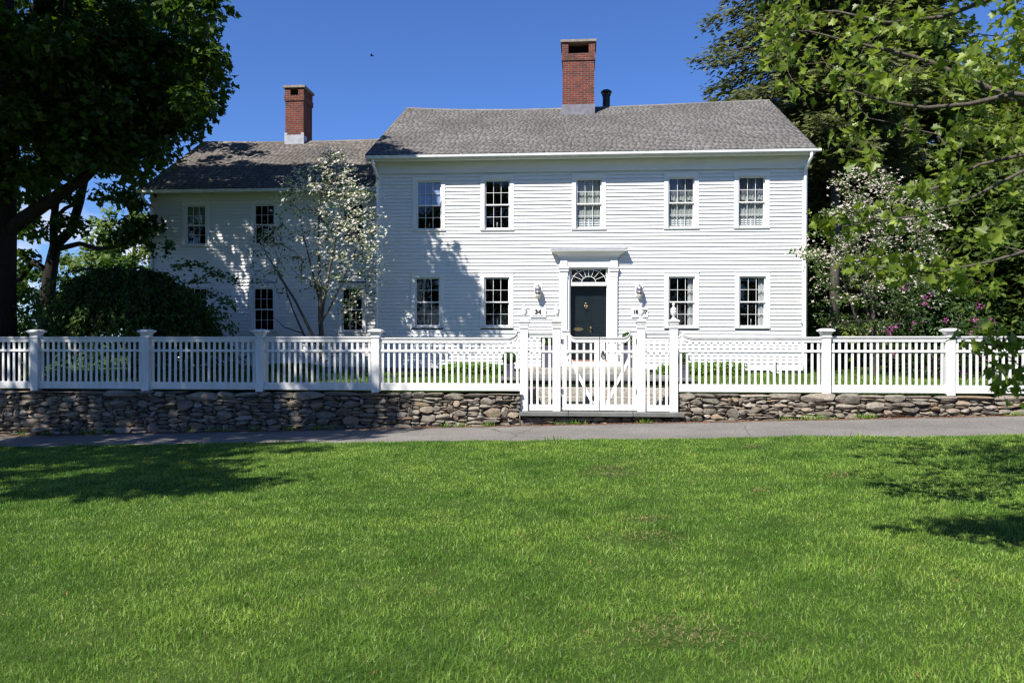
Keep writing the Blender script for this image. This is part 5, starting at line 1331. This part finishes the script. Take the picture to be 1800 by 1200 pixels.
hemlock('dark hemlock behind the right dogwood', (AX(1590, 33), 33, .8), 19, 1.2, lambda f: 5.0*(1-f)**.7+.4, 190, 200, .38, 'evergreen', 103, .28, keep=out_house)
hemlock('tall dark hemlock at the back right behind the overhanging leaves', (AX(1740, 38), 38, .8), 13.2, 2, lambda f: 5.2*(1-f)**.7+.5, 170, 200, .4, 'evergreen', 104, .3)
hemlock('far right evergreen standing behind the feathery hedge', (AX(1880, 33), 33, .8), 10.8, 1, lambda f: 4.2*(1-f)**.7+.5, 130, 120, .5, 'evergreen', 105, .26)
hemlock('low shaded hemlock filling the gap behind the house corner', (AX(1500, 31), 31, .8), 9, .5, lambda f: 3.6*(1-f)**.6+.4, 110, 110, .45, 'evergreen', 106, .2, keep=out_house)
hemlock('feathery green hemlock bush left of the pair beside the right fence', (AX(1705, 23.2), 23.2, gz(23)), 5.6, .15, lambda f: 1.75*(1-f)**.5+.3, 170, 150, .22, 'hedge', 107, .12, 'hemlock_bush', .25, 'shrub', None, 'feathery bushes by the right fence')
hemlock('feathery green hemlock bush at the far right above the fence', (AX(1800, 22.6), 22.6, gz(23)), 5.2, .15, lambda f: 1.9*(1-f)**.5+.3, 170, 150, .22, 'hedge', 108, .12, 'hemlock_bush', .25, 'shrub', None, 'feathery bushes by the right fence')

# ------------------------------------------------------------------ background trees at the left
def bg_tree(label, px, Y, ztop, r, n, mat, seed, per=46, size=.3):
    X = AX(px, Y); rg = np.random.default_rng(seed); zc = ztop-r*.95
    tg_ = ell(rg, n, (X, Y, zc), (r, r*.9, r*.95), .4)
    build_tree('background_tree', label, 'tree', (X, Y, .8), [[(X,Y,.6,.2),(X,Y,zc-r*.4,.16),(X,Y,zc+r*.3,.06)]], tg_, seed+1, [('crown', mat, 'rhomb', per, size, r*.2, r*.15, None)], 'bark')
bg_tree('pale spring-green tree seen in the gap beside the house wing', 236, 46, float(at(236, 362, 46)[2]), 3.0, 60, 'pale_leaf', 121)
bg_tree('yellow-green tree low on the skyline behind the horizontal limb', 170, 50, float(at(170, 425, 50)[2]), 3.2, 60, 'pale_leaf', 123)
bg_tree('mid-green tree on the skyline behind the forked trunk', 60, 44, float(at(60, 470, 44)[2]), 3.0, 60, 'weep', 125)
bg_tree('green tree on the skyline low beside the wing corner', 232, 40, float(at(250, 432, 40)[2]), 2.4, 50, 'weep', 127)
shrub('yard_shrub', 'dark shrub behind the fence at the left edge below the big trunk', 'shrub', (AX(22, 20.5), 20.5, gz(20.5)), (1.1, .9, 1.15), 4200, .11, 'weep', 131, None, 'rhomb', 2.2)

# trees across the road behind the camera, mirrored dark in the windows
for i, (x, y, h, q) in enumerate(((-17,-14,13,5),(-8,-17,15,5.5),(2,-15,14,5.5),(11,-17,15,5.5),(20,-14,13,5))):
    rq = np.random.default_rng(200+i)
    build_tree('roadside_tree', 'tree across the road facing the house', 'tree', (x, y, -.3), [[(x,y,-.4,.3),(x,y,h*.4,.2),(x,y,h*.7,.08)]], ell(rq, 90, (x, y, h*.55), (q, q*.8, h*.47), .5), 210+i, [('crown', 'maple', 'rhomb', 60, .5, 1.1, .8, None)], 'bark', 'trees across the road')

# ------------------------------------------------------------------ small things
Xd = AX(1352, 21.7); t = thing('drain_pipe', (Xd, 21.8, .75), 'white drain pipe elbow at the foot of the house right of the hedge', 'pipe')
obj('pipe', MB().tube([(Xd, 21.9, 1.0), (Xd, 21.82, .97), (Xd, 21.78, .9), (Xd+.1, 21.7, .80), (Xd+.25, 21.6, .76)], .04, 10), M['gutter'], t, smooth=True)
Xp = AX(1362, 20.8); t = thing('path_light', (Xp, 20.8, gz(20.8)), 'short black garden post light on the yard grass right of the hedge', 'garden light')
zz = gz(20.8); obj('post', MB().box(Xp-.04, Xp+.04, 20.76, 20.84, zz-.02, zz+.3), M['blackmetal'], t, bevel=.004); obj('light_head', MB().frustum(Xp, 20.8, zz+.301, .10, zz+.36, .07), M['blackmetal'], t)
pb = at(653.5, 99, 60); t = thing('flying_bird', tuple(pb), 'small dark bird flying in the blue sky between the chimneys', 'bird')
m_ = MB().tube([pb+np.array(q) for q in ((-.16,0,0),(-.08,0,.02),(.04,0,.03),(.12,0,.03),(.18,0,.035))], [.012,.035,.045,.03,.006], 8); obj('body', m_, M['soot'], t, smooth=True)
for s in (-1, 1): obj('wing', MB().add([pb+np.array(q) for q in ((.06,s*.02,.03),(-.05,s*.02,.03),(-.06,s*.16,.12),(.0,s*.30,.05),(.05,s*.16,.13))] + [pb+np.array(q) for q in ((.06,s*.02,.025),(-.05,s*.02,.025),(-.06,s*.16,.115),(.0,s*.30,.048),(.05,s*.16,.125))], [(0,1,2,4),(4,2,3),(5,9,7,6),(9,8,7)]), M['soot'], t)
